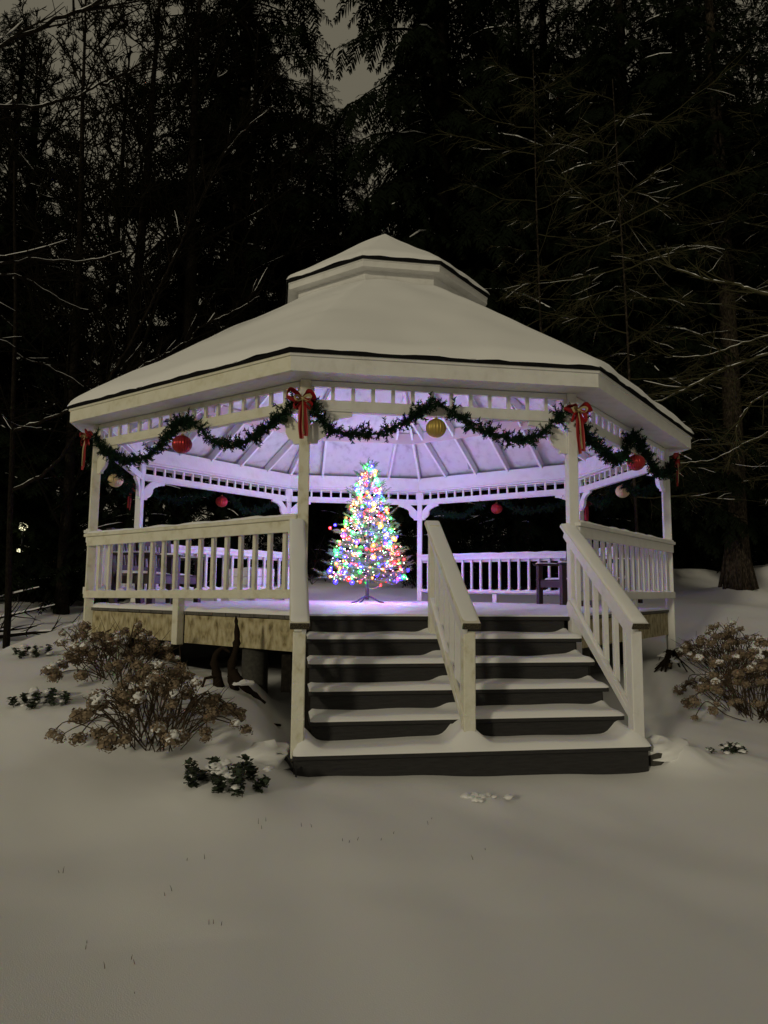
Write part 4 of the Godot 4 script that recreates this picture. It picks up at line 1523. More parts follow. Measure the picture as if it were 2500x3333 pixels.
func leafy_clump(at: Vector3, size: float, label: String, seed_: int, green := true, tops := 9) -> void:
	var t := thing("perennial", label, "plant", at, 0.0, "small plants half buried in the snow")
	var r := RandomNumberGenerator.new()
	r.seed = seed_
	var m := MB.new()
	m.colored = true
	for k in tops:
		var az := k * 2.39996
		var out := sqrt((k + 0.3) / tops) * size
		var p := Vector3(cos(az) * out, 0, sin(az) * out * 0.8)
		p.y = ground(at.x + p.x, at.z + p.z) - at.y
		var top := p + Vector3(r.randf_range(-0.03, 0.03), size * r.randf_range(0.15, 0.5), r.randf_range(-0.03, 0.03))
		m.col = Color(0.06, 0.06, 0.03)
		m.tube(PackedVector3Array([p - Vector3.UP * 0.03, top]), PackedFloat32Array([0.004, 0.003]), 3, false)
		for q in 60:
			var u := r.randf()
			var c := p.lerp(top, 0.1 + 0.95 * u) + Vector3(r.randf_range(-1, 1), 0, r.randf_range(-1, 1)) * size * 0.10
			var d := Vector3(r.randf_range(-1, 1), r.randf_range(-0.3, 0.8), r.randf_range(-1, 1)).normalized()
			var s := d.cross(Vector3.UP).normalized() * size * r.randf_range(0.05, 0.10)
			var len := size * r.randf_range(0.10, 0.19)
			var tone := r.randf_range(0.6, 1.3)
			m.col = Color(0.028 * tone, 0.042 * tone, 0.022 * tone) if green else Color(0.02 * tone, 0.016 * tone, 0.012 * tone)
			m.quad(c, c + d * len * 0.5 + s, c + d * len + Vector3.DOWN * len * 0.15, c + d * len * 0.5 - s)
	obj("leaves", m, M.leaf, t)
	if lumps.is_empty():
		for k in 4:
			heads.append(flower_head(200 + k))
			lumps.append(snow_lump(k))
	for k in int(tops * 1.1):
		var az := r.randf() * TAU
		var out := r.randf() * size
		var p := Vector3(cos(az) * out, 0, sin(az) * out * 0.8)
		p.y = ground(at.x + p.x, at.z + p.z) - at.y + size * r.randf_range(0.05, 0.4)
		var s := obj("snow_tuft", lumps[k % 4], M.snow, t, p)
		s.scale = Vector3(1.2, 0.7, 1.2) * size * r.randf_range(0.16, 0.34)


func make_plants() -> void:
	hydrangea(on_ground(-2.38, 4.68), 0.70, 84, "dried brown hydrangea in front, left of the steps, flower heads capped with snow", 11)
	hydrangea(on_ground(-2.92, 3.35), 0.62, 60, "dried brown hydrangea close to the left skirt, behind another hydrangea", 12)
	hydrangea(on_ground(3.5, 3.35), 0.92, 100, "dried brown hydrangea at the right edge, in front, its stems arching", 13, 0.28)
	hydrangea(on_ground(4.1, 2.05), 0.85, 84, "snowy brown hydrangea at the right edge, behind, near the right rail", 14, 0.4)
	hydrangea(on_ground(-3.55, 2.35), 0.34, 12, "low hydrangea with a few dried heads beside the leftmost front post", 15)
	leafy_clump(on_ground(-1.81, 5.42), 0.27, "low green plant half buried in snow left of the bottom step", 21, true, 13)
	leafy_clump(on_ground(-3.36, 4.02), 0.22, "low green plant half buried in snow, leftmost in the bed", 22, true, 10)
	leafy_clump(on_ground(2.18, 4.72), 0.17, "small green plant under a hat of snow, right of the bottom step", 23, true, 7)
	leafy_clump(on_ground(-3.95, 2.55), 0.2, "pale green plant beside the leftmost hydrangea, behind it", 24, true, 8)
	# black wilted leaves by the right skirt
	var at := on_ground(3.35, 1.95)
	var t := thing("wilted_plant", "black wilted plant with strap leaves under snow, right of the handrail", "plant", at)
	var m := MB.new()
	var r := RandomNumberGenerator.new()
	r.seed = 8
	for k in 14:
		var az := r.randf() * TAU
		var d := Vector3(cos(az), 0, sin(az))
		var s := d.cross(Vector3.UP) * 0.03
		var h := r.randf_range(0.12, 0.24)
		var a := Vector3(0, h, 0) + d * 0.05
		var b := d * r.randf_range(0.18, 0.34) + Vector3.UP * 0.06
		m.quad(-s * 0.4, s * 0.4, a + s, a - s)
		m.quad(a - s, a + s, b + s * 0.4 - Vector3.UP * 0.08, b - s * 0.4 - Vector3.UP * 0.08)
	obj("leaves", m, M.driftwood, t)
	for k in 3:
		var s := obj("snow_tuft", lumps[k], M.snow, t, Vector3(0.06 * k - 0.06, 0.17 - 0.03 * k, 0.05 * (k - 1)))
		s.scale = Vector3(0.16, 0.08, 0.1)
	# weathered driftwood set upright by the skirt
	var dw := thing("driftwood", "dark upright piece of driftwood in the snow before the left skirt", "driftwood", on_ground(-1.93, 3.62, 0.03))
	m = MB.new()
	m.tube(smooth_path([Vector3(0.05, 0, 0), Vector3(0.02, 0.2, 0.02), Vector3(0.06, 0.42, 0.0), Vector3(0.045, 0.66, 0.01)], 0.06), PackedFloat32Array([0.055, 0.03, 0.05, 0.028, 0.046, 0.03, 0.024, 0.04, 0.022, 0.03, 0.026, 0.012, 0.02, 0.006]), 7)
	m.tube(smooth_path([Vector3(-0.08, -0.02, 0.02), Vector3(-0.1, 0.12, 0.02), Vector3(-0.13, 0.28, 0.03), Vector3(-0.07, 0.38, 0.02), Vector3(0.0, 0.34, 0.02)], 0.06), PackedFloat32Array([0.065, 0.05, 0.06, 0.035, 0.05, 0.03, 0.045, 0.022, 0.035, 0.016, 0.02, 0.008]), 7)
	m.tube(smooth_path([Vector3(0.03, 0.16, 0.02), Vector3(0.12, 0.06, 0.08), Vector3(0.24, -0.02, 0.14), Vector3(0.33, -0.08, 0.2)], 0.06), PackedFloat32Array([0.06, 0.04, 0.05, 0.03, 0.035, 0.02, 0.026, 0.01, 0.012]), 6)
	m.tube(PackedVector3Array([Vector3(-0.08, 0.14, 0.04), Vector3(-0.2, 0.12, 0.08), Vector3(-0.24, -0.02, 0.1)]), PackedFloat32Array([0.018, 0.014, 0.01]), 5)
	obj("limb", m, M.driftwood, dw)
	var sn := obj("snow_tuft", lumps[1], M.snow, dw, Vector3(0.14, 0.08, 0.09))
	sn.scale = Vector3(0.18, 0.07, 0.07)
	var cone := thing("bark_chip", "small dark chip of bark lying on the snow below the driftwood", "bark", on_ground(-1.5, 3.9), 0.6)
	m = MB.new()
	m.box(Vector3(0, 0.008, 0), Vector3(0.09, 0.02, 0.03), Basis(Vector3.FORWARD, 0.2), 0.008)
	obj("chip", m, M.driftwood, cone)
	# block at the right end of the bottom step, and the black spout at the left
	var bl := thing("stone", "mossy stone under snow against the right end of the bottom step", "stone", Vector3(1.50, 0.0, 4.80), 0.3)
	m = MB.new()
	m.box(Vector3(0, 0.05, 0), Vector3(0.24, 0.2, 0.22), Basis(Vector3.FORWARD, 0.06), 0.04)
	obj("block", m, M.concrete, bl)
	var hat := snow_lump(3)
	var sl := obj("snow_tuft", hat, M.snow, bl, Vector3(0.06, 0.16, 0))
	sl.scale = Vector3(0.42, 0.24, 0.36)
	var sp := thing("drain_spout", "black plastic drain spout open in the snow beside the bottom step", "drain spout", Vector3(-1.50, 0.06, 4.93), 0.25)
	m = MB.new()
	var pts := PackedVector3Array()
	for e in [[0.0, 0.15], [-0.14, 0.11], [-0.3, 0.085]]:
		for s in 13:
			var a := PI * s / 12.0
			pts.append(Vector3(-cos(a) * e[1] * 0.85, sin(a) * e[1] * 1.15, e[0]))
	m.rows(pts, 13, 3, false, Vector3.UP)
	obj("hood", m, M.black_plastic, sp)
	m = MB.new()
	m.quad(Vector3(-0.12, 0, 0.0), Vector3(0.12, 0, 0.0), Vector3(0.08, 0.0, -0.28), Vector3(-0.08, 0.0, -0.28), Vector3.UP)
	m.quad(Vector3(-0.09, 0, -0.25), Vector3(0.09, 0, -0.25), Vector3(0.07, 0.1, -0.26), Vector3(-0.07, 0.1, -0.26), Vector3.BACK)
	obj("throat", m, M.black_plastic, sp)
	var sl2 := obj("snow_tuft", lumps[0], M.snow, sp, Vector3(-0.06, 0.13, -0.14))
	sl2.scale = Vector3(0.46, 0.28, 0.34)
	var rod := thing("edging_stake", "short dark stake at the left foot of the bottom step", "stake", on_ground(-1.36, 4.99, 0.05))
	m = MB.new()
	m.box(Vector3(0, 0.06, 0), Vector3(0.012, 0.13, 0.012))
	obj("stake", m, M.black_plastic, rod)
	# small broken crust of snow before the steps
	var cr := thing("snow_clod", "patch of broken snow crust in front of the bottom step", "snow", on_ground(-0.09, 5.42))
	for k in 11:
		var s := obj("clod", lumps[k % 4], M.snow, cr, Vector3(r.randf_range(-0.16, 0.16), 0.0, r.randf_range(-0.07, 0.07)))
		s.scale = Vector3(1, 0.6, 1) * r.randf_range(0.03, 0.075)


# ---------------------------------------------------------------- trees
func wander(from: Vector3, dir: Vector3, len: float, n: int, bend: float, lift: float, r: RandomNumberGenerator) -> PackedVector3Array:
	var p := PackedVector3Array([from])
	var d := dir.normalized()
	for k in n:
		d = (d + Vector3(r.randf_range(-1, 1), r.randf_range(-1, 1), r.randf_range(-1, 1)) * bend + Vector3.UP * lift).normalized()
		p.append(p[-1] + d * len / n)
	return p


func tapered(a: float, b: float, n: int) -> PackedFloat32Array:
	var out := PackedFloat32Array()
	for k in n:
		out.append(lerpf(a, b, float(k) / (n - 1)))
	return out


func snow_on(m: MB, path: PackedVector3Array, rad: float) -> void:   # a ridge of snow along the top of a branch
	var p := PackedVector3Array()
	var w := PackedFloat32Array()
	for k in path.size():
		p.append(path[k] + Vector3.UP * rad * 0.75)
		w.append(rad * (0.95 if k > 0 and k < path.size() - 1 else 0.4))
	m.tube(p, w, 5, false)


# trunk, branches and twigs, snow as three meshes
func bare_shapes(h: float, girth: float, seed_: int, low: float, limbs: int, lean := 0.03, rise := 0.75, twiggy := 1.0) -> Array:
	var r := RandomNumberGenerator.new()
	r.seed = seed_
	var trunk := MB.new()
	var twig := MB.new()
	var snow := MB.new()
	var path := wander(Vector3(0, -0.4, 0), Vector3(r.randf_range(-lean, lean), 1, r.randf_range(-lean, lean)), h, 14, 0.035, 0.06, r)
	var rad := tapered(girth, girth * 0.12, 15)
	rad[0] = girth * 1.45
	trunk.tube(path, rad, 9)
	for k in limbs:
		var f := lerpf(low, 0.97, (k + r.randf()) / limbs)
		var s := f * 14.0
		var at := path[int(s)].lerp(path[mini(int(s) + 1, 14)], s - floor(s))
		var az := k * 2.39996 + r.randf_range(-0.4, 0.4)
		var d := Vector3(cos(az), rise * r.randf_range(0.5, 1.4), sin(az))
		var len := h * lerpf(0.36, 0.10, f) * r.randf_range(0.7, 1.15)
		var rr := girth * lerpf(0.36, 0.14, f) * r.randf_range(0.6, 1.0)
		var b := wander(at, d, len, 6, 0.13, 0.07, r)
		twig.tube(b, tapered(rr, rr * 0.2, 7), 5, false)
		if r.randf() < 0.35:
			snow_on(snow, b.slice(0, 5), maxf(rr * 0.45, 0.010))
		for q in int(8 * twiggy):
			var u := r.randf_range(0.15, 1.0) * 5.99
			var p2 := b[int(u)].lerp(b[int(u) + 1], u - floor(u))
			var dd := (b[int(u) + 1] - b[int(u)]).normalized()
			var side := Vector3(r.randf_range(-1, 1), r.randf_range(-0.6, 1.0), r.randf_range(-1, 1)).normalized()
			var l2 := len * r.randf_range(0.25, 0.5) * (1.15 - u / 8.0)
			var b2 := wander(p2, dd * 0.8 + side, l2, 4, 0.16, 0.05, r)
			twig.tube(b2, tapered(maxf(rr * 0.42, 0.018), 0.009, 5), 3, false)
			for w in int(6 * twiggy):
				var u2 := r.randf_range(0.2, 1.0) * 3.99
				var p3 := b2[int(u2)].lerp(b2[int(u2) + 1], u2 - floor(u2))
				var s3 := Vector3(r.randf_range(-1, 1), r.randf_range(-0.7, 1.0), r.randf_range(-1, 1)).normalized()
				var b3 := wander(p3, (b2[int(u2) + 1] - b2[int(u2)]).normalized() * 0.7 + s3, l2 * r.randf_range(0.3, 0.6), 2, 0.18, 0.04, r)
				twig.tube(b3, tapered(0.013, 0.006, 3), 3, false)
				if twiggy > 0.9:
					for x in 2:
						var s4 := Vector3(r.randf_range(-1, 1), r.randf_range(-0.7, 1.0), r.randf_range(-1, 1)).normalized()
						twig.tube(PackedVector3Array([b3[1], b3[1] + (s4 + (b3[2] - b3[1]).normalized() * 0.6).normalized() * l2 * 0.24]), PackedFloat32Array([0.011, 0.006]), 3, false)
	return [trunk.mesh(), twig.mesh(), snow.mesh()]


func bare_tree(shapes: Array, at: Vector3, turn: float, size: float, label: String, called := "bare_tree") -> void:
	var t := thing(called, label, "tree", at, turn, "bare trees behind the gazebo")
	t.scale = Vector3.ONE * size
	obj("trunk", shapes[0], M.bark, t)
	obj("branches", shapes[1], M.twig, t)
	obj("branch_snow", shapes[2], M.snow, t).set_meta("kind", "stuff")


func frond(seed_: int) -> ArrayMesh:   # a drooping flat spray of evergreen twigs, about a metre
	var r := RandomNumberGenerator.new()
	r.seed = seed_
	var m := MB.new()
	var spine := PackedVector3Array()
	for k in 5:
		var u := k / 4.0
		spine.append(Vector3(u * 0.95, 0.02 - 0.26 * u * u, 0.03 * sin(u * 4.0)))
	m.tube(spine, PackedFloat32Array([0.014, 0.012, 0.01, 0.007, 0.004]), 3, false)
	for k in 11:
		for s in [-1.0, 1.0]:
			var u := 0.12 + 0.85 * (k + r.randf_range(0.0, 0.6)) / 11.0
			var p := Vector3(u * 0.95, 0.02 - 0.26 * u * u, 0)
			var d := Vector3(0.75, r.randf_range(-0.75, 0.12), s * r.randf_range(0.7, 1.1)).normalized() * r.randf_range(0.2, 0.42) * (1.08 - 0.65 * u)
			var w := d.cross(Vector3(0.2, 1, 0.1)).normalized() * r.randf_range(0.02, 0.036)
			var tip := p + d + Vector3.DOWN * 0.05
			m.quad(p - w * 0.6, p + w * 0.6, p + d * 0.6 + w, p + d * 0.6 - w)
			m.quad(p + d * 0.6 - w, p + d * 0.6 + w, tip + w * 0.25, tip - w * 0.25)
	return m.mesh()


# a tall hemlock: [trunk mesh, limb mesh, places of fronds, snow mesh]
func conifer_shapes(h: float, girth: float, reach: float, low: float, seed_: int, droop := 0.42, gap := 0.42, per := 5) -> Array:
	var r := RandomNumberGenerator.new()
	r.seed = seed_
	var trunk := MB.new()
	var limbs := MB.new()
	var snow := MB.new()
	var places := []
	var path := wander(Vector3(0, -0.4, 0), Vector3.UP, h, 10, 0.012, 0.06, r)
	trunk.tube(path, tapered(girth, girth * 0.08, 11), 9)
	var y := low
	var az := 0.0
	while y < h - 0.6:
		var f := y / h
		for q in per:
			az += TAU / per + r.randf_range(-0.25, 0.25)
			var len := reach * pow(1.0 - f, 0.62) * r.randf_range(0.55, 1.15) * lerpf(0.75, 1.0, smoothstep(0.0, 0.2, f))
			len = maxf(len, 0.35)
			var d := Vector3(cos(az), 0, sin(az))
			var n := 6
			var b := PackedVector3Array()
			var up := r.randf_range(0.05, 0.35)
			for k in n:
				var u := float(k) / (n - 1)
				b.append(Vector3(0, y, 0) + d * len * u + Vector3.UP * len * (up * u - droop * u * u))
			var rr := 0.012 + 0.014 * len
			limbs.tube(b, tapered(rr, 0.008, n), 4, false)
			if r.randf() < 0.16:
				snow_on(snow, b.slice(1, 5), maxf(rr * 0.5, 0.016))
			var step := 0.27
			var s := 0.25 * len
			while s < len:
				var u := s / len * (n - 1)
				var k := mini(int(u), n - 2)
				var p := b[k].lerp(b[k + 1], u - k)
				var t := (b[k + 1] - b[k]).normalized()
				for sd in [-1.0, 1.0]:
					var side: Vector3 = t.cross(Vector3.UP).normalized() * sd
					var x: Vector3 = (t * r.randf_range(0.2, 0.9) + side * r.randf_range(0.4, 1.0) + Vector3.DOWN * r.randf_range(0.0, 0.9)).normalized()
					var z: Vector3 = x.cross(Vector3.UP).normalized()
					var sc := r.randf_range(0.5, 1.05) * clampf(len * 0.4, 0.4, 1.0)
					places.append(Transform3D(Basis(x, z.cross(x), z).scaled(Vector3.ONE * sc), p))
				s += step
			var x2 := (b[n - 1] - b[n - 2]).normalized()
			var z2 := x2.cross(Vector3.UP).normalized()
			places.append(Transform3D(Basis(x2, z2.cross(x2), z2).scaled(Vector3.ONE * clampf(len * 0.3, 0.35, 0.8)), b[n - 1]))
		y += gap * r.randf_range(0.75, 1.25)
	return [trunk.mesh(), limbs.mesh(), places, snow.mesh()]


var frond_mesh: ArrayMesh


func conifer_proto(shapes: Array) -> Node3D:
	if frond_mesh == null:
		frond_mesh = frond(3)
	var t := Node3D.new()
	obj("trunk", shapes[0], M.bark, t)
	obj("limbs", shapes[1], M.twig, t)
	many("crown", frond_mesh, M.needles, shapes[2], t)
	obj("branch_snow", shapes[3], M.snow, t).set_meta("kind", "stuff")
	return t


func plant_conifer(proto: Node3D, at: Vector3, turn: float, size: Vector3, label: String, called := "hemlock_tree") -> void:
	var t: Node3D = proto.duplicate()
	t.name = numbered(called)
	add_child(t)
	t.position = at
	t.rotation.y = turn
	t.scale = size
	tag(t, label, "tree", "evergreens behind the gazebo")


# a dead-limbed spruce: long bare level branches, grey-green with lichen
func snag(at: Vector3, h: float, girth: float, low: float, high: float, limbs: int, reach: float, label: String, seed_: int, crown: Array = []) -> void:
	var r := RandomNumberGenerator.new()
	r.seed = seed_
	var t := thing("spruce_tree", label, "tree", at, 0.0, "trees with dead lower limbs")
	var trunk := MB.new()
	var path := wander(Vector3(0, -0.3, 0), Vector3(r.randf_range(-0.02, 0.02), 1, 0), h, 12, 0.012, 0.05, r)
	var rad := tapered(girth, girth * 0.2, 13)
	rad[0] = girth * 1.35
	trunk.tube(path, rad, 12)
	if girth > 0.2:   # root flare
		for k in 7:
			var a := k * TAU / 7.0 + 0.3
			var d := Vector3(cos(a), 0, sin(a))
			trunk.tube(PackedVector3Array([d * girth * 0.75 + Vector3.UP * 0.9, d * girth * 1.1 + Vector3.UP * 0.35, d * girth * 1.6 - Vector3.UP * 0.12]), PackedFloat32Array([girth * 0.25, girth * 0.3, girth * 0.16]), 6, false)
	obj("trunk", trunk, M.rough_bark, t)
	var twig := MB.new()
	var snow := MB.new()
	for k in limbs:
		var f := lerpf(low, high, (k + r.randf()) / limbs)
		var s := clampf(f / h * 12.0, 0.0, 11.9)
		var p := path[int(s)].lerp(path[int(s) + 1], s - floor(s))
		var az := k * 2.39996 + r.randf_range(-0.5, 0.5)
		var d := Vector3(cos(az), r.randf_range(-0.25, 0.2), sin(az))
		var len := reach * r.randf_range(0.5, 1.1)
		var rr := r.randf_range(0.010, 0.018) * (1.0 + girth)
		var b := wander(p, d, len, 9, 0.20, 0.03, r)
		twig.tube(b, tapered(rr, 0.006, 10), 5, false)
		if r.randf() < 0.3:
			snow_on(snow, b.slice(0, 8), rr * 0.45)
		for q in 16:
			var u := r.randf_range(0.15, 1.0) * 8.99
			var p2 := b[int(u)].lerp(b[int(u) + 1], u - floor(u))
			var dd := (b[int(u) + 1] - b[int(u)]).normalized()
			var side := dd.cross(Vector3.UP).normalized() * (1.0 if q % 2 == 0 else -1.0)
			var b2 := wander(p2, dd * 0.9 + side * r.randf_range(0.4, 1.0) + Vector3.UP * r.randf_range(-0.7, 0.25), len * r.randf_range(0.15, 0.4), 3, 0.22, -0.03, r)
			twig.tube(b2, tapered(0.008, 0.004, 4), 3, false)
			if r.randf() < 0.12:
				snow_on(snow, b2, 0.005)
			for w in 3:
				var b3 := wander(b2[1 + w % 2], (b2[2] - b2[1]).normalized() + Vector3(r.randf_range(-1, 1), r.randf_range(-0.9, 0.5), r.randf_range(-1, 1)), len * 0.1, 2, 0.2, 0.0, r)
				twig.tube(b3, tapered(0.005, 0.002, 3), 3, false)
	obj("dead_limbs", twig, M.lichen_twig, t)
	obj("branch_snow", snow, M.snow, t).set_meta("kind", "stuff")
	if crown.size():
		obj("upper_limbs", crown[1], M.twig, t)
		many("crown", frond_mesh, M.needles, crown[2], t)


# a tree that stands outside the frame and reaches in with given limbs
func reaching_tree(at: Vector3, h: float, girth: float, limbs: Array, label: String, seed_: int, lichen: bool) -> void:
	var r := RandomNumberGenerator.new()
	r.seed = seed_
	var t := thing("overhanging_tree", label, "tree", at)
	var trunk := MB.new()
	var path := wander(Vector3(0, -0.3, 0), Vector3.UP, h, 10, 0.03, 0.06, r)
	trunk.tube(path, tapered(girth, girth * 0.3, 11), 10)
	obj("trunk", trunk, M.bark, t)
	for l in limbs:
		var pts := []
		for p in vecs(l[0]):
			pts.append(p - at)
		if l[2]:
			var s: float = clampf((pts[0].y - 0.5 + 0.3) / h * 10.0, 0.0, 9.9)
			pts.push_front(path[int(s)].lerp(path[int(s) + 1], s - floor(s)))
		var b := smooth_path(pts, 0.12)
		var rr: float = l[1]
		var twig := MB.new()
		var snow := MB.new()
		for k in range(1, b.size() - 1):
			b[k] += Vector3(r.randf_range(-1, 1), r.randf_range(-1, 1), r.randf_range(-1, 1)) * 0.014
		twig.tube(b, tapered(rr, rr * 0.3, b.size()), 6, false)
		var sp := PackedVector3Array()
		var sw := PackedFloat32Array()
		for k in b.size():
			sp.append(b[k] + Vector3.UP * rr * lerpf(0.7, 0.25, float(k) / b.size()))
			sw.append(rr * lerpf(0.62, 0.25, float(k) / b.size()) * (0.75 + 0.5 * fine.get_noise_1d(k * 6.0 + seed_)))
		snow.tube(sp, sw, 6, false)
		for q in int(b.size() * 0.35):
			var k := r.randi_range(int(b.size() * 0.3), b.size() - 2)
			var dd := (b[k + 1] - b[k]).normalized()
			var b2 := wander(b[k], dd + Vector3(r.randf_range(-1, 1), r.randf_range(-0.4, 0.8), r.randf_range(-1, 1)), r.randf_range(0.25, 0.9), 4, 0.12, 0.04, r)
			twig.tube(b2, tapered(rr * 0.35, 0.003, 5), 4, false)
			if r.randf() < 0.15:
				snow_on(snow, b2, rr * 0.2)
			for w in 2:
				var b3 := wander(b2[2], (b2[3] - b2[2]).normalized() + Vector3(r.randf_range(-1, 1), r.randf_range(-0.5, 0.7), r.randf_range(-1, 1)), 0.3, 2, 0.1, 0.02, r)
				twig.tube(b3, tapered(0.005, 0.002, 3), 3, false)
		var limb := obj("limb", twig, M.lichen_twig if lichen else M.bark, t)
		obj("limb_snow", snow, M.snow, limb).set_meta("kind", "stuff")


func make_trees() -> void:
	# bare trees on the left, the sky between their twigs
	var ba := bare_shapes(17.0, 0.26, 301, 0.12, 34, 0.03, 0.8)
	var bb := bare_shapes(16.0, 0.19, 302, 0.10, 32, 0.06, 1.0)
	var bc := bare_shapes(14.0, 0.13, 303, 0.08, 30, 0.08, 1.2)
	bare_tree(ba, on_ground(-4.1, -8.7), 0.4, 1.05, "thick dark bare trunk rising behind the roof left of the cupola")
	bare_tree(bb, on_ground(-5.2, -7.5), 1.9, 1.1, "straight bare tree behind the left eave, left of the thickest trunk")
	bare_tree(bc, on_ground(-6.2, -6.3), 0.2, 1.1, "slender bare tree nearest the left eave corner")
	bare_tree(bb, on_ground(-7.0, -12.2), 3.4, 1.15, "bare tree far back at left, between two dark evergreens")
	bare_tree(bc, on_ground(-3.0, -10.2), 2.6, 1.3, "slender bare tree close to the dark evergreen left of the sky gap")
	bare_tree(bc, on_ground(-8.6, -10.0), 4.4, 1.2, "bare tree at far left behind the snowy branches")
	bare_tree(bc, on_ground(0.6, -11.0), 1.2, 0.8, "small bare tree under the sky gap, just above the cupola")
	bare_tree(ba, on_ground(-7.6, -8.8), 5.2, 0.9, "bare tree at left between the snowy limbs and the left eave")
	bare_tree(ba, on_ground(-5.8, -14.8), 2.2, 1.0, "bare tree far behind the thickest trunk, mostly hidden by it")
	# evergreens
	var ha := conifer_proto(conifer_shapes(28.0, 0.40, 4.6, 2.2, 401))
	var hb := conifer_proto(conifer_shapes(26.0, 0.34, 4.0, 1.6, 402, 0.5, 0.40, 6))
	var hc := conifer_proto(conifer_shapes(5.2, 0.08, 1.7, 0.25, 403, 0.35, 0.2, 6))
	plant_conifer(ha, on_ground(-3.15, -12.2), 0.3, Vector3(1.05, 1.08, 1.05), "tall dark evergreen left of the gap of sky")
	plant_conifer(hb, on_ground(-8.4, -7.6), 1.1, Vector3(0.85, 0.6, 0.85), "dark evergreen at the upper left edge of the picture")
	plant_conifer(hb, on_ground(3.6, -10.6), 2.0, Vector3(1.16, 1.5, 1.16), "tall dark evergreen right of the gap of sky")
	plant_conifer(ha, on_ground(8.1, -13.0), 0.8, Vector3(1.1, 1.0, 1.1), "tall evergreen behind the right slope of the roof")
	plant_conifer(hb, on_ground(8.2, -7.4), 3.0, Vector3(0.85, 0.95, 0.85), "evergreen right of the cupola, nearest the right eave")
	plant_conifer(ha, on_ground(12.4, -11.4), 4.1, Vector3(1.0, 0.95, 1.0), "evergreen at right directly behind the big trunk")
	plant_conifer(hb, on_ground(15.0, -9.4), 5.0, Vector3(0.9, 0.95, 0.9), "dark evergreen at the right edge of the picture")
	plant_conifer(ha, on_ground(8.9, -19.1), 5.5, Vector3(1.2, 1.0, 1.2), "far evergreen behind the right slope of the roof")
	plant_conifer(hb, on_ground(13.0, -18.6), 1.5, Vector3(1.3, 1.05, 1.3), "far evergreen right of the roof, in the second row")
	plant_conifer(ha, on_ground(16.4, -15.4), 2.5, Vector3(1.2, 1.0, 1.2), "far evergreen at right in the second row, beside the big trunk")
	plant_conifer(hb, on_ground(5.2, -19.4), 0.2, Vector3(1.0, 1.0, 1.0), "far evergreen showing between the two tall ones right of the sky gap")
	plant_conifer(hb, on_ground(-12.6, -13.0), 2.9, Vector3(1.1, 0.6, 1.1), "far evergreen beyond the left edge trees")
	plant_conifer(ha, on_ground(-0.4, -18.6), 3.6, Vector3(1.25, 0.76, 1.25), "low evergreen far back below the gap of sky, the left of two")
	plant_conifer(hb, on_ground(1.0, -19.8), 1.6, Vector3(1.25, 0.80, 1.25), "low evergreen far back below the gap of sky, the right of two")
	# young ones close behind the gazebo
	var spots := [[-4.6, -6.4, 1.0, "young evergreen behind the left railing"], [-2.9, -7.2, 1.05, "young evergreen behind the back left post"], [-6.4, -7.6, 1.1, "young evergreen left of the far left post"], [3.0, -7.3, 1.0, "young evergreen behind the middle handrail"], [4.4, -6.6, 1.1, "young evergreen behind the red bauble at the right"], [6.2, -6.6, 1.05, "young evergreen just right of the right front post"], [8.8, -10.4, 1.2, "young evergreen right of the far right post"], [11.6, -11.2, 1.4, "young evergreen between the far right post and the big trunk"], [-0.6, -10.2, 0.8, "young evergreen behind the lit tree, to its left"], [1.9, -9.8, 0.85, "young evergreen behind the lit tree, to its right"], [-8.6, -9.2, 1.3, "young evergreen by the left edge, behind the fallen branches"], [13.6, -11.2, 1.4, "young evergreen behind the big trunk at right"], [16.2, -10.6, 1.4, "young evergreen at the right edge, right of the big trunk"], [-11.0, -11.0, 1.5, "young evergreen far left, past the lit window"], [0.6, -13.6, 1.1, "young evergreen far behind the lit tree"]]
	for k in spots.size():
		var s: Array = spots[k]
		plant_conifer(hc, on_ground(s[0], s[1]), k * 1.3, Vector3(s[2], s[2] * (0.85 + 0.1 * (k % 3)), s[2]), s[3], "young_hemlock")
	for p in [ha, hb, hc]:
		p.free()
	# trees with dead lower limbs at right
	var crown := conifer_shapes(21.0, 0.3, 3.4, 8.0, 405)
	snag(on_ground(9.55, -5.3), 20.0, 0.27, 2.6, 9.0, 26, 3.6, "big rough trunk at right with snow round its foot", 501, crown)
	snag(on_ground(6.05, -3.6), 12.0, 0.04, 2.4, 11.5, 44, 2.6, "thin dead-limbed spruce behind the right eave, its twigs lined with snow", 502)
	snag(on_ground(11.2, -4.6), 13.0, 0.05, 2.0, 12.5, 42, 2.9, "thin dead-limbed spruce at the right edge, its branches level and snowy", 503)
	snag(on_ground(5.4, -6.8), 15.0, 0.05, 4.0, 14.5, 40, 2.6, "thin dead-limbed spruce behind the right slope of the roof", 504)
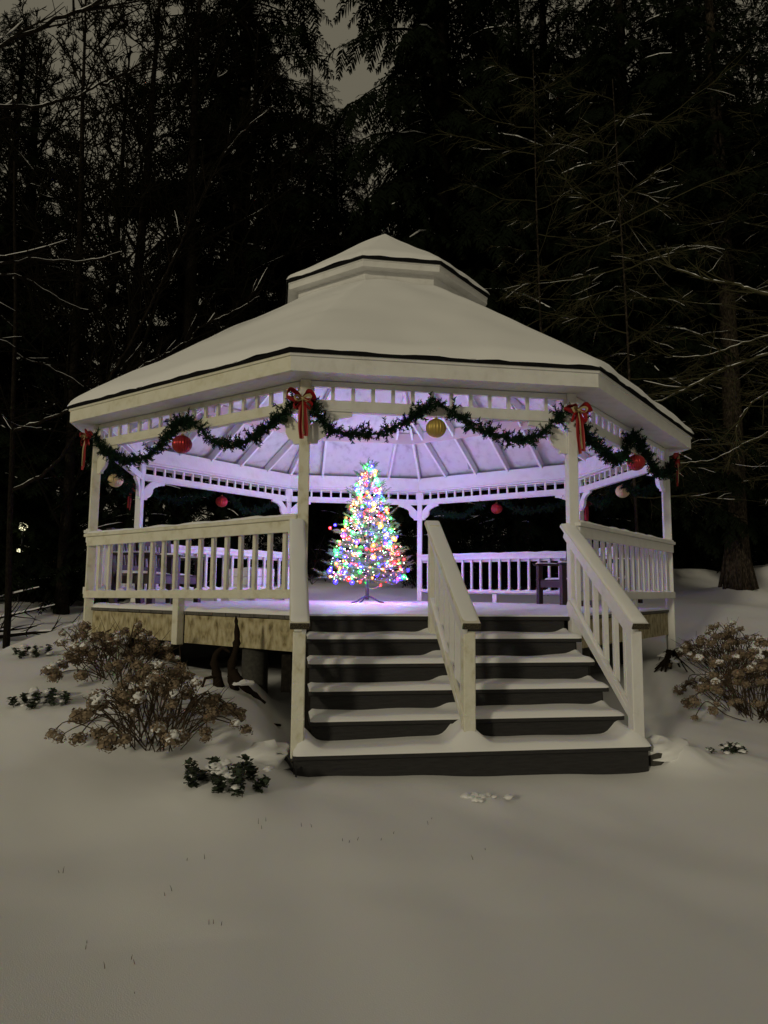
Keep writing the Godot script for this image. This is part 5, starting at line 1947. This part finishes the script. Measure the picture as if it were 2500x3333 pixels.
	# limbs that reach in from outside the frame
	reaching_tree(on_ground(-6.7, 3.6), 13.0, 0.2, [
		[[[-4.61, 5.46, 3.92], [-4.22, 5.88, 3.52], [-3.96, 6.15, 3.22], [-3.69, 6.48, 2.98], [-3.48, 6.8, 2.77], [-3.2, 7.14, 2.58]], 0.028, true],
		[[[-5.16, 4.84, 2.61], [-4.58, 4.87, 2.37], [-4.23, 4.98, 2.29], [-3.92, 5.01, 2.2], [-3.63, 5.09, 2.16], [-3.39, 5.2, 2.15]], 0.03, true],
		[[[-4.37, 5.9, 4.12], [-4.02, 6.07, 4.09], [-3.65, 6.29, 4.12], [-3.34, 6.45, 4.16], [-3.02, 6.62, 4.22]], 0.035, true],
		[[[-5.37, 5.09, 1.63], [-4.92, 5.14, 1.46], [-4.64, 5.13, 1.35], [-4.21, 4.93, 1.13], [-4.0, 4.91, 1.06]], 0.022, true],
		[[[-5.0, 4.3, 1.6], [-4.7, 4.2, 1.2], [-4.4, 4.15, 0.9], [-4.1, 4.0, 0.7]], 0.02, true],
		[[[-5.3, 3.6, 1.2], [-4.9, 3.45, 0.7], [-4.6, 3.5, 0.3]], 0.02, true],
	], "bare limbs lined with snow reaching in from the left edge", 601, false)
	reaching_tree(on_ground(-6.1, -2.9), 9.0, 0.06, [
		[[[-5.41, 3.53, -2.66], [-4.61, 4.96, -2.56], [-3.82, 6.43, -2.22], [-2.85, 8.25, -1.47], [-2.39, 8.9, -1.1], [-1.78, 9.35, -0.81]], 0.035, true],
		[[[-5.0, 4.6, -2.65], [-4.2, 5.2, -2.6], [-3.68, 5.54, -2.57], [-3.2, 5.86, -2.54], [-3.04, 6.07, -2.48], [-2.46, 6.39, -2.41], [-1.97, 6.69, -2.32]], 0.034, true],
	], "leaning sapling over the left roof slope, snow along its upper side", 602, false)
	reaching_tree(on_ground(8.9, 1.1), 12.0, 0.22, [
		[[[6.62, 5.28, 0.75], [6.19, 5.2, 0.35], [5.68, 5.04, -0.09], [5.36, 4.87, -0.37], [5.01, 4.68, -0.64], [4.76, 4.63, -0.81]], 0.038, true],
		[[[7.23, 6.45, 0.42], [6.62, 6.44, -0.11], [6.19, 6.67, -0.33], [5.81, 6.81, -0.53], [5.53, 6.96, -0.64], [5.18, 7.13, -0.77]], 0.05, true],
		[[[7.5, 4.88, -0.01], [6.87, 4.84, -0.56], [6.57, 4.49, -0.89], [6.55, 4.02, -1.02], [6.64, 3.69, -1.04]], 0.03, true],
		[[[7.4, 5.8, 0.3], [6.6, 5.75, -0.4], [6.0, 5.6, -0.9], [5.4, 5.65, -1.3]], 0.026, true],
		[[[7.2, 4.2, 0.0], [6.5, 4.0, -0.5], [6.0, 3.7, -0.8], [5.5, 3.65, -1.1]], 0.022, true],
	], "olive lichened limbs lined with snow reaching in from the right edge", 603, true)
	make_undergrowth()


func make_undergrowth() -> void:
	var r := RandomNumberGenerator.new()
	r.seed = 71
	var m := MB.new()
	for k in 240:   # bare undergrowth along the edge of the wood
		var x := r.randf_range(-14.0, 16.0)
		var z := r.randf_range(-13.5, -6.5) - absf(x) * 0.05
		if absf(x) < 2.2 and z > -8.0:
			z -= 3.5
		if x > 7.0:
			z = r.randf_range(-14.0, -9.0)
		var p := on_ground(x, z)
		for q in 5:
			var d := Vector3(r.randf_range(-0.8, 0.8), r.randf_range(0.5, 1.2), r.randf_range(-0.8, 0.8))
			var b := wander(p, d, r.randf_range(0.5, 1.9), 4, 0.2, 0.0, r)
			m.tube(b, tapered(r.randf_range(0.007, 0.014), 0.003, 5), 3, false)
			for w in 3:
				var b2 := wander(b[1 + w], (b[2] - b[1]).normalized() + Vector3(r.randf_range(-1, 1), r.randf_range(-0.3, 0.8), r.randf_range(-1, 1)), r.randf_range(0.2, 0.6), 2, 0.2, 0.0, r)
				m.tube(b2, tapered(0.006, 0.003, 3), 3, false)
	tag(obj("undergrowth", m, M.twig), "bare tangled undergrowth along the edge of the wood", "undergrowth", "", "stuff")
	m = MB.new()
	for k in 70:   # brush coloured paler to stand for the tree's light on it
		var x := r.randf_range(-2.2, 5.0)
		var p := on_ground(x, r.randf_range(-12.0, -7.2))
		for q in 4:
			var b := wander(p, Vector3(r.randf_range(-0.9, 0.9), r.randf_range(0.5, 1.2), r.randf_range(-0.6, 0.6)), r.randf_range(0.5, 1.6), 5, 0.25, -0.02, r)
			m.tube(b, tapered(r.randf_range(0.006, 0.012), 0.003, 6), 3, false)
			for w in 3:
				var b2 := wander(b[1 + w], (b[2] - b[1]).normalized() + Vector3(r.randf_range(-1, 1), r.randf_range(-0.5, 0.8), r.randf_range(-1, 1)), r.randf_range(0.2, 0.6), 3, 0.25, 0.0, r)
				m.tube(b2, tapered(0.006, 0.003, 4), 3, false)
	tag(obj("brush", m, M.lit_twig), "leafless brush on the slope behind the lit tree, coloured paler as if lit", "brush", "", "stuff")
	# fallen branches at left
	var words := ["long dark fallen branch lying at left, highest of the pile", "fallen branch crossing the pile at left, low on the snow", "short fallen branch at the far left edge", "fallen branch nearest the leftmost front post", "thin fallen branch arching over the snow at left"]
	var lie := [[-7.6, -5.4, 2.6, 0.35, 0.22], [-7.0, -4.6, 2.3, 0.1, 0.12], [-8.4, -5.0, 1.6, -0.1, 0.1], [-5.9, -3.9, 1.8, 0.3, 0.15], [-6.6, -3.9, 1.3, 0.25, 0.1]]
	for k in 5:
		var l: Array = lie[k]
		var at := on_ground(l[0], l[1])
		var t := thing("fallen_branch", words[k], "branch", at, 0.0, "fallen branches at the left")
		var b := MB.new()
		var sn := MB.new()
		var path := wander(Vector3(-l[2] * 0.5, 0.06, 0), Vector3(1, l[4], r.randf_range(-0.3, 0.3)), l[2], 8, 0.07, 0.0, r)
		b.tube(path, tapered(0.045, 0.014, 9), 6)
		snow_on(sn, path, 0.026)
		for q in 9:
			var b2 := wander(path[r.randi_range(2, 7)], Vector3(r.randf_range(0.2, 1), r.randf_range(-0.4, 0.9), r.randf_range(-1, 1)), r.randf_range(0.3, 0.9), 3, 0.2, 0.0, r)
			b.tube(b2, tapered(0.014, 0.004, 4), 4, false)
		obj("branch", b, M.bark, t)
		tag(obj("branch_snow", sn, M.snow, t), "", "", "", "stuff")
	var lg := thing("log", "short log capped with snow at the left edge", "log", on_ground(-7.15, -3.3), 0.4)
	var lm := MB.new()
	lm.tube(PackedVector3Array([Vector3(-0.5, 0.18, 0), Vector3(0.0, 0.2, 0), Vector3(0.22, 0.16, 0.1)]), PackedFloat32Array([0.1, 0.11, 0.11]), 9)
	obj("log_body", lm, M.bark, lg)
	lm = MB.new()
	lm.tube(PackedVector3Array([Vector3(-0.5, 0.25, 0), Vector3(0.0, 0.29, 0), Vector3(0.2, 0.24, 0.09)]), PackedFloat32Array([0.08, 0.11, 0.09]), 9)
	obj("snow_layer", lm, M.snow, lg)
	# two lamps glinting through the wood at left
	var wm := mat("lamp_glow", lin(0.3, 0.3, 0.2), 0.5)
	wm.emission_enabled = true
	wm.emission = lin(1.0, 0.94, 0.58)
	wm.emission_energy_multiplier = 1.5
	for k in 2:
		var at := on_ground([-7.35, -7.5][k], [-7.0, -7.3][k])
		var lamp := thing("garden_lamp", ["small bright lamp glinting through the trees at left, the higher of two", "small lamp glinting through the trees at left, the lower of two"][k], "lamp", at)
		var high: float = [2.74, 2.18][k] - at.y
		var pm := MB.new()
		pm.tube(PackedVector3Array([Vector3(0, -0.2, 0), Vector3(0, high - 0.1, 0)]), PackedFloat32Array([0.03, 0.025]), 7)
		obj("lamp_post", pm, M.black_plastic, lamp)
		pm = MB.new()
		var rad: float = [0.105, 0.075][k]
		pm.lathe([Vector2(0.0, -rad), Vector2(rad * 0.7, -rad * 0.7), Vector2(rad, 0.0), Vector2(rad * 0.7, rad * 0.7), Vector2(0.0, rad)], 12, Vector3(0, high, 0))
		obj("lamp_globe", pm, wm, lamp)
		pm = MB.new()
		pm.lathe([Vector2(0.0, rad * 1.3), Vector2(rad * 1.2, rad * 0.8), Vector2(0.0, rad * 0.85)], 12, Vector3(0, high, 0))
		obj("lamp_cap", pm, M.black_plastic, lamp)
		var l := OmniLight3D.new()
		l.name = "lamp_light"
		l.light_color = lin(1.0, 0.92, 0.55)
		l.light_energy = [0.05, 0.02][k]
		l.light_size = rad
		l.omni_range = 12.0
		l.omni_attenuation = 2.0
		l.shadow_enabled = true
		l.position = Vector3(0, high, 0)
		lamp.add_child(l, true)


func _ready() -> void:
	# camera
	var cam := Camera3D.new()
	cam.name = "camera"
	cam.position = Vector3(-1.535, 1.414, 10.10)
	cam.basis = Basis(Vector3.UP, -0.15286) * Basis(Vector3.RIGHT, 0.10821) * Basis(Vector3.BACK, 0.00907)
	cam.fov = 72.85
	cam.near = 0.05
	cam.far = 600.0
	cam.current = true
	add_child(cam)
	# a low overcast sky, lit from below by the town
	var env := Environment.new()
	env.background_mode = Environment.BG_SKY
	var sky := ProceduralSkyMaterial.new()
	sky.sky_top_color = lin(0.134, 0.121, 0.088)
	sky.sky_horizon_color = lin(0.140, 0.127, 0.092)
	sky.sky_curve = 0.2
	sky.ground_bottom_color = lin(0.03, 0.03, 0.025)
	sky.ground_horizon_color = lin(0.08, 0.075, 0.06)
	sky.sun_angle_max = 1.0
	env.sky = Sky.new()
	env.sky.sky_material = sky
	env.tonemap_mode = Environment.TONE_MAPPER_LINEAR
	env.tonemap_exposure = 1.0
	env.sdfgi_enabled = true
	env.ssao_enabled = true
	env.ssil_enabled = true
	var we := WorldEnvironment.new()
	we.name = "environment"
	we.environment = env
	add_child(we)
	# the glow of lamps behind the viewer's left shoulder
	var sun := DirectionalLight3D.new()
	sun.name = "night_glow"
	sun.light_color = lin(1.0, 0.90, 0.64)
	sun.light_energy = 0.235
	sun.light_angular_distance = 5.0
	sun.shadow_enabled = true
	sun.sky_mode = DirectionalLight3D.SKY_MODE_LIGHT_ONLY
	sun.basis = Basis.looking_at(-Vector3(-0.63, 0.26, 0.735).normalized())
	add_child(sun)

	rng.seed = 7
	soft.seed = 11
	soft.frequency = 0.35
	soft.fractal_octaves = 2
	fine.seed = 12
	fine.frequency = 0.9
	fine.fractal_octaves = 2
	make_materials()
	make_ground()
	make_gazebo()
	make_snow()
	make_trees()
	make_furniture()
	make_christmas_tree()
	make_lights()
	make_decorations()
	make_plants()
